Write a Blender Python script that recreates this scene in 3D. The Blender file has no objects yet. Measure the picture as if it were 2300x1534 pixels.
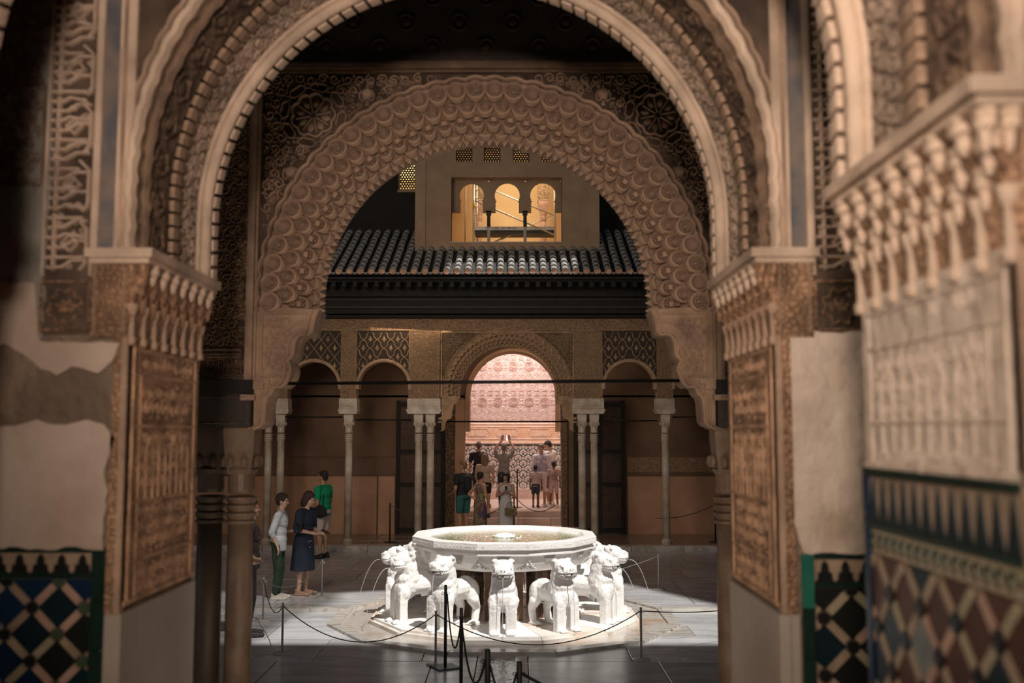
import bpy, bmesh, math, random
from math import sin, cos, pi, atan2, sqrt, radians, hypot, floor
from mathutils import Vector, Matrix, Euler, noise
random.seed(7)
C = bpy.context.scene.collection
scene = bpy.context.scene
V = Vector

# ------------------------------------------------------------------ camera, sky, sun, lamps, exposure
cam_d = bpy.data.cameras.new('camera')
cam = bpy.data.objects.new('camera', cam_d)
C.objects.link(cam)
cam_d.sensor_width = 36.0
cam_d.lens = 2236.0 / 2300.0 * 36.0
cam.location = (0, 0, 2.60)
cam.rotation_euler = (radians(90) + math.atan(203 / 2236.0), 0, math.atan(10 / 2236.0))
cam_d.clip_start = 0.05
cam_d.dof.use_dof = True
cam_d.dof.focus_distance = 14.0
cam_d.dof.aperture_fstop = 1.9
scene.camera = cam

world = bpy.data.worlds.new('sky')
scene.world = world
world.use_nodes = True
wn = world.node_tree.nodes
sky = wn.new('ShaderNodeTexSky')
sky.sky_type = 'NISHITA'
sky.sun_disc = False
sky.sun_elevation = radians(60)
sky.sun_rotation = radians(146)
wn['Background'].inputs['Strength'].default_value = 0.085
hz = wn.new('ShaderNodeHueSaturation'); hz.inputs['Saturation'].default_value = 0.22
world.node_tree.links.new(sky.outputs[0], hz.inputs['Color']); world.node_tree.links.new(hz.outputs[0], wn['Background'].inputs['Color'])

SUN = V((-0.30, 0.45, -0.84)).normalized()
sl = bpy.data.lights.new('sun', 'SUN'); sl.energy = 6.0; sl.angle = radians(1.2); sl.color = (1.0, 0.95, 0.88)
so = bpy.data.objects.new('sun', sl); C.objects.link(so); so.location = (6, -8, 20)
so.rotation_euler = SUN.to_track_quat('-Z', 'Y').to_euler()

def area(name, loc, target, size, power, color, spread=180, sy=None):
    l = bpy.data.lights.new(name, 'AREA'); l.energy = power; l.color = color; l.size = size
    if sy: l.shape = 'RECTANGLE'; l.size_y = sy
    l.spread = radians(spread)
    o = bpy.data.objects.new(name, l); C.objects.link(o); o.location = loc
    o.rotation_euler = (V(target) - V(loc)).to_track_quat('-Z', 'Y').to_euler()
    return o

# lantern windows high in the hall behind the camera, daylight coming down through them
area('hall_lantern_light', (-1.0, -1.3, 4.9), (0.8, 3.2, 2.7), 1.3, 46, (1.0, 0.84, 0.68))
area('hall_lamp_light', (-0.12, -0.9, 3.22), (-0.25, 6.4, 3.9), 0.30, 28, (1.0, 0.80, 0.68), spread=66)  # unseen hall lamp, spread narrowed onto the near arch
area('jamb_fill_light', (-2.3, 0.2, 3.7), (0.9, 2.1, 2.95), 0.8, 44, (1.0, 0.83, 0.68))  # added fill light for the right jamb, not a real window
# added fill light below the near arch, standing in for paving bounce
area('near_gallery_fill_light', (-0.2, 4.75, 0.55), (-0.2, 6.3, 4.4), 3.4, 20, (1.0, 0.80, 0.62), sy=0.8)
# added fill light above the frame, brightens the far facade
area('court_fill_light', (-4.5, 9.0, 6.2), (-1.6, 22.2, 3.6), 3.0, 95, (1.0, 0.81, 0.63), spread=80)
# daylight falling through the open lantern of the far hall, and into the room behind the upper window
area('far_hall_lantern_light', (0.0, 28.2, 6.7), (0.0, 29.4, 2.5), 2.4, 420, (1.0, 0.90, 0.86))
area('upper_room_light', (0.0, 24.3, 9.3), (0.0, 25.6, 8.0), 1.6, 60, (1.0, 0.80, 0.52))
area('far_gallery_fill_light', (0.0, 23.5, 4.9), (-0.2, 23.9, 1.0), 7.0, 44, (1.0, 0.74, 0.52), sy=1.0)  # added fill light to brighten the far gallery

vs = scene.view_settings
vs.view_transform = 'Standard'; vs.look = 'None'; vs.gamma = 1.0; vs.exposure = -0.16; vs.use_curve_mapping = False
try:
    scene.cycles.use_denoising = True
    scene.cycles.max_bounces = 8
    scene.cycles.sample_clamp_indirect = 4.0
    scene.cycles.caustics_reflective = False
    scene.cycles.caustics_refractive = False
except Exception: pass

# ------------------------------------------------------------------ materials
MATS = {}
def mat(name, col, rough=0.8, metal=0.0, var=0.0, vscale=6.0, bump=0.0, bscale=40.0, col2=None, voro=0.0, vscl=30.0,
        emit=None, spec=None, wave=0.0, wscale=12.0, wdir='X', coord='Object', detail=6.0, mix=(0.38, 0.62), trans=0.0, ior=1.45):
    if name in MATS: return MATS[name]
    m = bpy.data.materials.new(name); m.use_nodes = True
    nt = m.node_tree; N = nt.nodes; L = nt.links
    b = N['Principled BSDF']
    b.inputs['Base Color'].default_value = (*col, 1); b.inputs['Roughness'].default_value = rough
    b.inputs['Metallic'].default_value = metal
    if spec is not None: b.inputs['Specular IOR Level'].default_value = spec
    if trans: b.inputs['Transmission Weight'].default_value = trans; b.inputs['IOR'].default_value = ior
    tc = N.new('ShaderNodeTexCoord')
    src = tc.outputs[coord]
    if var > 0 or col2:
        n = N.new('ShaderNodeTexNoise'); n.inputs['Scale'].default_value = vscale; n.inputs['Detail'].default_value = detail
        L.new(src, n.inputs['Vector'])
        r = N.new('ShaderNodeValToRGB'); r.color_ramp.elements[0].position = mix[0]; r.color_ramp.elements[1].position = mix[1]
        c2 = col2 or tuple(min(1, c * (1 + var)) for c in col)
        c1 = col if col2 else tuple(c * (1 - var) for c in col)
        r.color_ramp.elements[0].color = (*c1, 1); r.color_ramp.elements[1].color = (*c2, 1)
        L.new(n.outputs['Fac'], r.inputs['Fac']); L.new(r.outputs['Color'], b.inputs['Base Color'])
    h = None
    def add(a, c):
        if a is None: return c
        mm = N.new('ShaderNodeMath'); mm.operation = 'ADD'; L.new(a, mm.inputs[0]); L.new(c, mm.inputs[1]); return mm.outputs[0]
    def scaled(o, k):
        mm = N.new('ShaderNodeMath'); mm.operation = 'MULTIPLY'; L.new(o, mm.inputs[0]); mm.inputs[1].default_value = k; return mm.outputs[0]
    if bump:
        n2 = N.new('ShaderNodeTexNoise'); n2.inputs['Scale'].default_value = bscale; n2.inputs['Detail'].default_value = 8
        L.new(src, n2.inputs['Vector']); h = add(h, scaled(n2.outputs['Fac'], bump))
    if voro:
        v = N.new('ShaderNodeTexVoronoi'); v.feature = 'DISTANCE_TO_EDGE'; v.inputs['Scale'].default_value = vscl
        L.new(src, v.inputs['Vector'])
        mm = N.new('ShaderNodeMath'); mm.operation = 'MINIMUM'; L.new(v.outputs['Distance'], mm.inputs[0]); mm.inputs[1].default_value = 0.25
        h = add(h, scaled(mm.outputs[0], voro * 4))
    if wave:
        w = N.new('ShaderNodeTexWave'); w.inputs['Scale'].default_value = wscale; w.inputs['Distortion'].default_value = 3.0
        w.bands_direction = wdir; L.new(src, w.inputs['Vector']); h = add(h, scaled(w.outputs['Fac'], wave))
    if h is not None:
        bp = N.new('ShaderNodeBump'); bp.inputs['Strength'].default_value = 1.0; bp.inputs['Distance'].default_value = 0.02
        L.new(h, bp.inputs['Height']); L.new(bp.outputs['Normal'], b.inputs['Normal'])
    if emit:
        b.inputs['Emission Color'].default_value = (*emit[0], 1); b.inputs['Emission Strength'].default_value = emit[1]
    MATS[name] = m
    return m

stucco = mat('stucco', (0.40, 0.27, 0.185), 0.85, var=0.28, vscale=3.5, bump=0.35, bscale=55)
stucco_pale = mat('stucco_pale', (0.52, 0.39, 0.29), 0.85, var=0.25, vscale=4, bump=0.3, bscale=60)
shade_stucco = mat('shade_stucco', (0.16, 0.105, 0.068), 0.9, var=0.4, vscale=5, bump=0.5, bscale=60)  # dark brown with the shade of the carving put into it
stucco_grey = mat('stucco_grey', (0.34, 0.25, 0.185), 0.9, var=0.3, vscale=6, bump=0.6, bscale=45)
knit = mat('stucco_brown_netting', (0.17, 0.105, 0.065), 0.9, var=0.5, vscale=18, voro=0.5, vscl=60)
fine = mat('stucco_fine_carving', (0.46, 0.30, 0.18), 0.85, var=0.35, vscale=24, voro=0.9, vscl=34, bump=0.3, bscale=70)
fine_dark = mat('stucco_fine_carving_brown', (0.29, 0.185, 0.11), 0.85, var=0.5, vscale=26, voro=1.0, vscl=38, bump=0.3, bscale=70)
jamb_relief = mat('jamb_relief_ochre', (0.44, 0.27, 0.165), 0.85, var=0.3, vscale=9, bump=0.4, bscale=60)
tooth_m = mat('tooth_brown_stucco', (0.27, 0.18, 0.12), 0.9, var=0.3, vscale=14, bump=0.4)
shade_ground = mat('recess_shade_brown', (0.085, 0.056, 0.038), 0.95, var=0.4, vscale=6, bump=0.4)  # recess shade behind the carving put into this brown
jambm = mat('jamb_stucco_ochre', (0.37, 0.215, 0.125), 0.85, var=0.35, vscale=7, voro=0.5, vscl=45, bump=0.4, bscale=60)
blue_strip = mat('blue_grey_moulding', (0.10, 0.10, 0.108), 0.7, col2=(0.20, 0.155, 0.125), vscale=9, bump=0.2)
plaster = mat('cream_plaster', (0.50, 0.40, 0.32), 0.9, col2=(0.36, 0.26, 0.19), vscale=2.6, bump=0.5, bscale=14, mix=(0.45, 0.72))
plaster_pale = mat('pale_plaster', (0.60, 0.49, 0.40), 0.9, col2=(0.40, 0.30, 0.22), vscale=5.0, bump=1.0, bscale=16, mix=(0.5, 0.8))
render_grey = mat('grey_render', (0.17, 0.16, 0.135), 0.95, col2=(0.26, 0.235, 0.20), vscale=3, bump=0.8, bscale=18)
render_brown = mat('brown_rough_render', (0.16, 0.115, 0.08), 0.95, col2=(0.25, 0.18, 0.125), vscale=4, bump=1.4, bscale=22)
marble_jamb = mat('jamb_marble', (0.43, 0.37, 0.31), 0.5, col2=(0.33, 0.26, 0.20), vscale=1.6, bump=0.05)
marble = mat('white_marble', (0.80, 0.79, 0.78), 0.42, col2=(0.72, 0.69, 0.66), vscale=5, bump=0.25, bscale=30, mix=(0.5, 0.8))
lion_mat = mat('lion_marble', (0.78, 0.77, 0.76), 0.6, col2=(0.70, 0.66, 0.61), vscale=6, bump=0.3, bscale=45, mix=(0.5, 0.85))
marble_stain = mat('stained_marble', (0.72, 0.68, 0.63), 0.35, col2=(0.52, 0.39, 0.29), vscale=2.6, bump=0.25, bscale=20, mix=(0.5, 0.72))
marble_dark = mat('basin_underside_marble', (0.62, 0.60, 0.57), 0.5, col2=(0.45, 0.40, 0.34), vscale=6, bump=0.3)
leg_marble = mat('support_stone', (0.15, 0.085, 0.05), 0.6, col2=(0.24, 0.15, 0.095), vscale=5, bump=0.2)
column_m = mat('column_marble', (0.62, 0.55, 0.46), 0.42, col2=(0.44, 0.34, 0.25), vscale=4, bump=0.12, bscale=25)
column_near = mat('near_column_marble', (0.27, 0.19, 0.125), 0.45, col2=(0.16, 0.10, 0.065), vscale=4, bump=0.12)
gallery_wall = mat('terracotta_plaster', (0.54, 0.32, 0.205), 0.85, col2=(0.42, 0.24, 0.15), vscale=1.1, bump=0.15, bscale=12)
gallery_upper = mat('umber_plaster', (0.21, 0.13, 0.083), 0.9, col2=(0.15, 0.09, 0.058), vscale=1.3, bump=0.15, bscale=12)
dark_wood = mat('dark_wood', (0.014, 0.013, 0.011), 0.85, col2=(0.024, 0.018, 0.014), vscale=8, bump=0.3, wave=0.1)
door_wood = mat('door_wood', (0.075, 0.045, 0.03), 0.7, col2=(0.05, 0.03, 0.02), vscale=9, bump=0.2)
dark_wall = mat('shade_dark_wall', (0.020, 0.017, 0.014), 0.95, col2=(0.032, 0.024, 0.018), vscale=2, bump=0.2)  # near-black colour carries the deep shade of the upper flank walls
mirador_m = mat('ochre_plaster', (0.44, 0.30, 0.19), 0.9, col2=(0.38, 0.25, 0.155), vscale=2.2, bump=0.3, bscale=9)
room_m = mat('warm_yellow_plaster', (0.78, 0.58, 0.34), 0.85, col2=(0.72, 0.50, 0.28), vscale=1.4)
hall_stucco = mat('pink_carved_stucco', (0.70, 0.52, 0.46), 0.85, col2=(0.60, 0.40, 0.34), vscale=9, voro=0.7, vscl=26, bump=0.3)
hall_relief = mat('pink_relief_stucco', (0.50, 0.29, 0.23), 0.85, var=0.15, vscale=12, bump=0.3)
hall_relief2 = mat('pale_relief_stucco', (0.76, 0.62, 0.55), 0.85, var=0.1, vscale=12, bump=0.3)
hall_band = mat('ochre_inscription_stucco', (0.66, 0.38, 0.22), 0.85, col2=(0.72, 0.47, 0.33), vscale=5, bump=0.3)
hall_marble = mat('hall_step_marble', (0.62, 0.46, 0.38), 0.4, col2=(0.52, 0.37, 0.30), vscale=2)
tile_m = mat('roof_tile_mossy', (0.19, 0.19, 0.185), 0.9, col2=(0.31, 0.30, 0.29), vscale=9, bump=0.5, bscale=50)
tile_end_m = mat('terracotta_mortar', (0.55, 0.33, 0.23), 0.9, var=0.2, vscale=12, bump=0.3)
black_glaze = mat('black_glaze', (0.012, 0.013, 0.012), 0.3)
green_glaze = mat('dark_green_glaze', (0.008, 0.022, 0.017), 0.25, col2=(0.012, 0.032, 0.023), vscale=6)
teal_glaze = mat('teal_green_glaze', (0.015, 0.12, 0.085), 0.25, col2=(0.03, 0.17, 0.12), vscale=5)
blue_glaze = mat('deep_blue_glaze', (0.006, 0.020, 0.048), 0.25, col2=(0.009, 0.028, 0.06), vscale=7)
teal_dark = mat('blue_green_glaze', (0.008, 0.020, 0.026), 0.25)
brown_glaze = mat('maroon_glaze', (0.085, 0.032, 0.016), 0.3, col2=(0.06, 0.024, 0.013), vscale=9)
greyblue_glaze = mat('grey_blue_glaze', (0.13, 0.15, 0.14), 0.3, col2=(0.19, 0.21, 0.20), vscale=12)
cream_glaze = mat('cream_glaze', (0.37, 0.27, 0.19), 0.35, col2=(0.27, 0.20, 0.13), vscale=14)
olive_glaze = mat('olive_glaze', (0.30, 0.27, 0.17), 0.35, col2=(0.38, 0.30, 0.20), vscale=14)
rose_glaze = mat('rose_glaze', (0.42, 0.27, 0.20), 0.35, var=0.15, vscale=14)
node_green = mat('node_green_glaze', (0.05, 0.075, 0.045), 0.3)
grout = mat('tile_grout', (0.22, 0.16, 0.115), 0.9, bump=0.2)
iron = mat('black_iron', (0.012, 0.012, 0.012), 0.5, metal=0.6)
steel = mat('brushed_steel', (0.42, 0.39, 0.36), 0.4, metal=0.35)
black_paint = mat('black_paint', (0.012, 0.012, 0.012), 0.45)
cord = mat('black_cord', (0.014, 0.013, 0.012), 0.8)
alu = mat('aluminium_scaffold', (0.68, 0.66, 0.64), 0.35, metal=0.5)
alu_dark = mat('scaffold_shadow_plate', (0.05, 0.06, 0.055), 0.6)  # dark copy of the aluminium, stands in for shadow under the plank rail
yellow = mat('yellow_tape', (0.85, 0.62, 0.04), 0.6)
ink = mat('black_lettering', (0.02, 0.02, 0.03), 0.7)
sun_mask_m = mat('sun_mask_sheet', (0.30, 0.27, 0.23), 0.9)  # colour of the added unseen sheets over the court

def veined(name, base, vein, rough, vs_=1.2):
    m = bpy.data.materials.new(name); m.use_nodes = True; nt = m.node_tree; N = nt.nodes; L = nt.links; b = N['Principled BSDF']
    tc = N.new('ShaderNodeTexCoord'); oi = N.new('ShaderNodeObjectInfo')
    ge = N.new('ShaderNodeNewGeometry')
    ad = N.new('ShaderNodeVectorMath'); ad.operation = 'ADD'
    L.new(ge.outputs['Position'], ad.inputs[0])
    sc = N.new('ShaderNodeVectorMath'); sc.operation = 'SCALE'; sc.inputs['Scale'].default_value = 9.0
    cb = N.new('ShaderNodeCombineXYZ'); L.new(oi.outputs['Random'], cb.inputs[0]); L.new(oi.outputs['Random'], cb.inputs[1])
    L.new(cb.outputs[0], sc.inputs[0]); L.new(sc.outputs[0], ad.inputs[1])
    w = N.new('ShaderNodeTexWave'); w.inputs['Scale'].default_value = vs_; w.inputs['Distortion'].default_value = 9; w.inputs['Detail'].default_value = 4
    w.bands_direction = 'Y'; L.new(ad.outputs[0], w.inputs['Vector'])
    r = N.new('ShaderNodeValToRGB'); r.color_ramp.elements[0].color = (*vein, 1); r.color_ramp.elements[1].color = (*base, 1)
    r.color_ramp.elements[0].position = 0.0; r.color_ramp.elements[1].position = 0.35
    L.new(w.outputs['Fac'], r.inputs['Fac'])
    n = N.new('ShaderNodeTexNoise'); n.inputs['Scale'].default_value = 1.7; n.inputs['Detail'].default_value = 5; L.new(ad.outputs[0], n.inputs['Vector'])
    mx = N.new('ShaderNodeMix'); mx.data_type = 'RGBA'; mx.blend_type = 'MULTIPLY'; mx.inputs[0].default_value = 0.5
    L.new(r.outputs[0], mx.inputs[6]); L.new(n.outputs['Fac'], mx.inputs[7])
    hv = N.new('ShaderNodeHueSaturation'); ma = N.new('ShaderNodeMapRange'); L.new(oi.outputs['Random'], ma.inputs[0]); ma.inputs[3].default_value = 0.82; ma.inputs[4].default_value = 1.15
    L.new(mx.outputs[2], hv.inputs['Color']); L.new(ma.outputs[0], hv.inputs['Value'])
    L.new(hv.outputs[0], b.inputs['Base Color'])
    b.inputs['Roughness'].default_value = rough
    n2 = N.new('ShaderNodeTexNoise'); n2.inputs['Scale'].default_value = 3; L.new(ge.outputs['Position'], n2.inputs['Vector'])
    m2 = N.new('ShaderNodeMapRange'); m2.inputs[3].default_value = rough * 0.7; m2.inputs[4].default_value = rough * 1.35
    L.new(n2.outputs['Fac'], m2.inputs[0]); L.new(m2.outputs[0], b.inputs['Roughness'])
    MATS[name] = m
    return m
slab_m = veined('court_marble_slab', (0.56, 0.56, 0.57), (0.47, 0.475, 0.49), 0.24, 0.8)
slab_worn = veined('worn_marble_slab', (0.60, 0.57, 0.53), (0.42, 0.37, 0.32), 0.22, 2.0)

def water_mat(name, col, rough, bscale, bstr, foam=None):
    m = bpy.data.materials.new(name); m.use_nodes = True; nt = m.node_tree; N = nt.nodes; L = nt.links; b = N['Principled BSDF']
    b.inputs['Base Color'].default_value = (*col, 1); b.inputs['Roughness'].default_value = rough
    b.inputs['Specular IOR Level'].default_value = 0.9
    tc = N.new('ShaderNodeTexCoord')
    n = N.new('ShaderNodeTexNoise'); n.inputs['Scale'].default_value = bscale; n.inputs['Detail'].default_value = 3
    L.new(tc.outputs['Object'], n.inputs['Vector'])
    bp = N.new('ShaderNodeBump'); bp.inputs['Distance'].default_value = bstr; L.new(n.outputs['Fac'], bp.inputs['Height']); L.new(bp.outputs['Normal'], b.inputs['Normal'])
    if foam:
        n2 = N.new('ShaderNodeTexNoise'); n2.inputs['Scale'].default_value = foam[1]; n2.inputs['Detail'].default_value = 6
        L.new(tc.outputs['Object'], n2.inputs['Vector'])
        r = N.new('ShaderNodeValToRGB'); r.color_ramp.elements[0].position = foam[2]; r.color_ramp.elements[1].position = foam[2] + 0.12
        r.color_ramp.elements[0].color = (*col, 1); r.color_ramp.elements[1].color = (*foam[0], 1)
        L.new(n2.outputs['Fac'], r.inputs['Fac']); L.new(r.outputs[0], b.inputs['Base Color'])
    MATS[name] = m
    return m
bowl_water = water_mat('bowl_water', (0.15, 0.165, 0.022), 0.05, 20, 0.004, ((0.24, 0.18, 0.09), 1.6, 0.48))
rill_water = water_mat('rill_water', (0.10, 0.075, 0.05), 0.05, 12, 0.012)
puddle = water_mat('channel_water', (0.46, 0.43, 0.40), 0.06, 14, 0.01, ((0.40, 0.30, 0.22), 1.5, 0.52))
foam_m = mat('white_water', (0.85, 0.88, 0.92), 0.25, bump=0.6, bscale=40)
jet_m = mat('water_jet', (0.75, 0.80, 0.86), 0.1, trans=0.5, ior=1.33)

# ------------------------------------------------------------------ mesh helpers
class MB:
    def __init__(s): s.v = []; s.f = []; s.map = None
    def add(s, vs_, fs):
        o = len(s.v)
        s.v += [tuple(p) for p in vs_]
        s.f += [tuple(i + o for i in f) for f in fs]
        return s
    def box(s, x0, x1, y0, y1, z0, z1):
        return s.add([(x0, y0, z0), (x1, y0, z0), (x1, y1, z0), (x0, y1, z0), (x0, y0, z1), (x1, y0, z1), (x1, y1, z1), (x0, y1, z1)],
                     [(0, 3, 2, 1), (4, 5, 6, 7), (0, 1, 5, 4), (1, 2, 6, 5), (2, 3, 7, 6), (3, 0, 4, 7)])
    def obox(s, c, size, rot=None):
        R = rot.to_matrix() if isinstance(rot, Euler) else (rot or Matrix.Identity(3))
        hx, hy, hz = size[0] / 2, size[1] / 2, size[2] / 2
        P = [V(c) + R @ V(p) for p in [(-hx, -hy, -hz), (hx, -hy, -hz), (hx, hy, -hz), (-hx, hy, -hz), (-hx, -hy, hz), (hx, -hy, hz), (hx, hy, hz), (-hx, hy, hz)]]
        return s.add(P, [(0, 3, 2, 1), (4, 5, 6, 7), (0, 1, 5, 4), (1, 2, 6, 5), (2, 3, 7, 6), (3, 0, 4, 7)])
    def lathe(s, prof, c=(0, 0, 0), n=16, a0=0.0, square=False, sx=1, sy=1):
        vs_ = []; fs = []
        for (r, z) in prof:
            for k in range(n):
                a = a0 + 2 * pi * k / n
                rr = r
                vs_.append((c[0] + rr * cos(a) * sx, c[1] + rr * sin(a) * sy, c[2] + z))
        m = len(prof)
        for i in range(m - 1):
            for k in range(n):
                k2 = (k + 1) % n
                fs.append((i * n + k, i * n + k2, (i + 1) * n + k2, (i + 1) * n + k))
        fs.append(tuple(range(n - 1, -1, -1))); fs.append(tuple((m - 1) * n + k for k in range(n)))
        return s.add(vs_, fs)
    def tube(s, pts, r, n=6, caps=True, r2=None):
        pts = [V(p) for p in pts]; m = len(pts); vs_ = []; fs = []
        up = V((0, 0, 1))
        prev = None
        for i, p in enumerate(pts):
            t = (pts[min(i + 1, m - 1)] - pts[max(i - 1, 0)]).normalized()
            if prev is None:
                a = t.cross(up)
                if a.length < 0.05: a = t.cross(V((1, 0, 0)))
                a.normalize()
            else:
                a = prev - t * prev.dot(t)
                if a.length < 1e-5: a = t.orthogonal()
                a.normalize()
            prev = a
            b = t.cross(a)
            rr = r if not isinstance(r, (list, tuple)) else r[i]
            if r2 is not None: rr = r + (r2 - r) * i / (m - 1)
            for k in range(n):
                an = 2 * pi * k / n
                vs_.append(p + a * (rr * cos(an)) + b * (rr * sin(an)))
        for i in range(m - 1):
            for k in range(n):
                k2 = (k + 1) % n
                fs.append((i * n + k, i * n + k2, (i + 1) * n + k2, (i + 1) * n + k))
        if caps: fs.append(tuple(range(n - 1, -1, -1))); fs.append(tuple((m - 1) * n + k for k in range(n)))
        return s.add(vs_, fs)
    def ell(s, c, r, rot=None, nu=12, nv=8):
        R = rot.to_matrix() if isinstance(rot, Euler) else (rot or Matrix.Identity(3))
        vs_ = [V(c) + R @ V((0, 0, -r[2]))]; fs = []
        for i in range(1, nv):
            ph = -pi / 2 + pi * i / nv
            for k in range(nu):
                a = 2 * pi * k / nu
                vs_.append(V(c) + R @ V((r[0] * cos(ph) * cos(a), r[1] * cos(ph) * sin(a), r[2] * sin(ph))))
        vs_.append(V(c) + R @ V((0, 0, r[2])))
        for k in range(nu): fs.append((0, 1 + (k + 1) % nu, 1 + k))
        for i in range(nv - 2):
            for k in range(nu):
                a = 1 + i * nu + k; b = 1 + i * nu + (k + 1) % nu
                fs.append((a, b, b + nu, a + nu))
        t = len(vs_) - 1; o = 1 + (nv - 2) * nu
        for k in range(nu): fs.append((o + k, o + (k + 1) % nu, t))
        return s.add(vs_, fs)
    def cap(s, a, b, ra, rb, n=12):
        """tapered capsule"""
        a = V(a); b = V(b); d = (b - a); L = d.length or 1e-4
        t = d / L; u = t.orthogonal().normalized(); w = t.cross(u); vs_ = []; fs = []
        rings = []
        for k in range(1, 4): ph = -pi / 2 + pi / 2 * k / 3.0; rings.append((a + t * (ra * sin(ph)), ra * cos(ph)))
        for k in range(0, 3): ph = pi / 2 * k / 3.0; rings.append((b + t * (rb * sin(ph)), rb * cos(ph)))
        vs_.append(a - t * ra)
        for p, r in rings:
            for k in range(n):
                an = 2 * pi * k / n; vs_.append(p + u * (r * cos(an)) + w * (r * sin(an)))
        vs_.append(b + t * rb)
        for k in range(n): fs.append((0, 1 + (k + 1) % n, 1 + k))
        m = len(rings)
        for i in range(m - 1):
            for k in range(n):
                x = 1 + i * n + k; y = 1 + i * n + (k + 1) % n
                fs.append((x, y, y + n, x + n))
        T = len(vs_) - 1; o = 1 + (m - 1) * n
        for k in range(n): fs.append((o + k, o + (k + 1) % n, T))
        return s.add(vs_, fs)
    def prism(s, poly, n0, n1, fr=None):
        """polygon in (u, v), extruded along n"""
        k = len(poly)
        vs_ = [(p[0], p[1], n0) for p in poly] + [(p[0], p[1], n1) for p in poly]
        fs = [tuple(range(k - 1, -1, -1)), tuple(range(k, 2 * k))] + [(i, (i + 1) % k, k + (i + 1) % k, k + i) for i in range(k)]
        if fr: vs_ = [fr(*p) for p in vs_]
        return s.add(vs_, fs)
    # ---- low relief in (u, v, n) coordinates
    def ridge(s, pts, w, h, closed=False, n0=0.0, top=0.5):
        m = len(pts); vs_ = []; fs = []
        for i, p in enumerate(pts):
            if closed: q0 = pts[(i - 1) % m]; q1 = pts[(i + 1) % m]
            else: q0 = pts[max(i - 1, 0)]; q1 = pts[min(i + 1, m - 1)]
            dx, dy = q1[0] - q0[0], q1[1] - q0[1]; L = hypot(dx, dy) or 1e-6
            nx, ny = -dy / L, dx / L; a = w / 2; b = a * top
            vs_ += [(p[0] - nx * a, p[1] - ny * a, n0), (p[0] - nx * b, p[1] - ny * b, n0 + h), (p[0] + nx * b, p[1] + ny * b, n0 + h), (p[0] + nx * a, p[1] + ny * a, n0)]
        for i in range(m if closed else m - 1):
            a = i * 4; b = ((i + 1) % m) * 4
            for k in range(3): fs.append((a + k, b + k, b + k + 1, a + k + 1))
        if not closed:
            fs.append((0, 1, 2, 3)); e = (m - 1) * 4; fs.append((e + 3, e + 2, e + 1, e))
        return s.add(vs_, fs)
    def leaf(s, u, v, ln, wd, ang, h, n0=0.0):
        P = [(0, 0), (.25, .35), (.5, .5), (.8, .3), (1.0, 0), (.8, -.3), (.5, -.5), (.25, -.35)]
        ca, sa = cos(ang), sin(ang); vs_ = []
        for a, b in P:
            x, y = a * ln, b * wd; vs_.append((u + x * ca - y * sa, v + x * sa + y * ca, n0))
        vs_.append((u + .5 * ln * ca, v + .5 * ln * sa, n0 + h))
        return s.add(vs_, [(i, (i + 1) % 8, 8) for i in range(8)])
    def dome(s, u, v, r, h, n=8, n0=0.0):
        vs_ = [(u + r * cos(2 * pi * k / n), v + r * sin(2 * pi * k / n), n0) for k in range(n)]
        vs_ += [(u + r * .7 * cos(2 * pi * k / n), v + r * .7 * sin(2 * pi * k / n), n0 + h * .75) for k in range(n)] + [(u, v, n0 + h)]
        fs = []
        for k in range(n):
            k2 = (k + 1) % n; fs.append((k, k2, n + k2, n + k)); fs.append((n + k, n + k2, 2 * n))
        return s.add(vs_, fs)
    def spiral(s, u, v, R, ph, tw, w, h, turns=1.15, n=11):
        pts = []
        for i in range(n):
            t = i / (n - 1); r = R * (1 - 0.72 * t); a = ph + tw * 2 * pi * turns * t
            pts.append((u + r * cos(a), v + r * sin(a)))
        s.ridge(pts, w, h)
        s.leaf(pts[-1][0], pts[-1][1], R * .55, R * .38, ph + tw * (2 * pi * turns + 1.7), h * 1.3)
        return s
    def remap(s, fr):
        s.v = [tuple(fr(*p)) for p in s.v]; return s
    def build(s, name, m, parent=None, smooth=False, loc=None):
        me = bpy.data.meshes.new(name); me.from_pydata([tuple(p) for p in s.v], [], s.f)
        me.materials.append(m)
        if smooth:
            me.polygons.foreach_set('use_smooth', [True] * len(me.polygons))
        me.update()
        o = bpy.data.objects.new(name, me); C.objects.link(o)
        if parent is not None: o.parent = parent
        if loc is not None: o.location = loc
        return o

def fix_normals(o):
    bm = bmesh.new(); bm.from_mesh(o.data); bmesh.ops.recalc_face_normals(bm, faces=bm.faces); bm.to_mesh(o.data); bm.free(); return o
def tag(o, label=None, cat=None, group=None, kind=None):
    if label: o['label'] = label
    if cat: o['category'] = cat
    if group: o['group'] = group
    if kind: o['kind'] = kind
    return o
def empty(name, loc=(0, 0, 0), rz=0.0, sc=1.0):
    o = bpy.data.objects.new(name, None); C.objects.link(o); o.location = loc; o.rotation_euler = (0, 0, rz)
    o.scale = (sc, sc, sc); o.empty_display_size = 0.1
    return o
def copy_obj(o, parent=None, mtx=None):
    c = o.copy(); C.objects.link(c)
    if parent is not None: c.parent = parent
    if mtx is not None: c.matrix_local = mtx
    return c
def copy_tree(o, parent=None):
    c = o.copy(); C.objects.link(c)
    if parent is not None: c.parent = parent
    for ch in list(o.children): copy_tree(ch, c)
    return c
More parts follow.
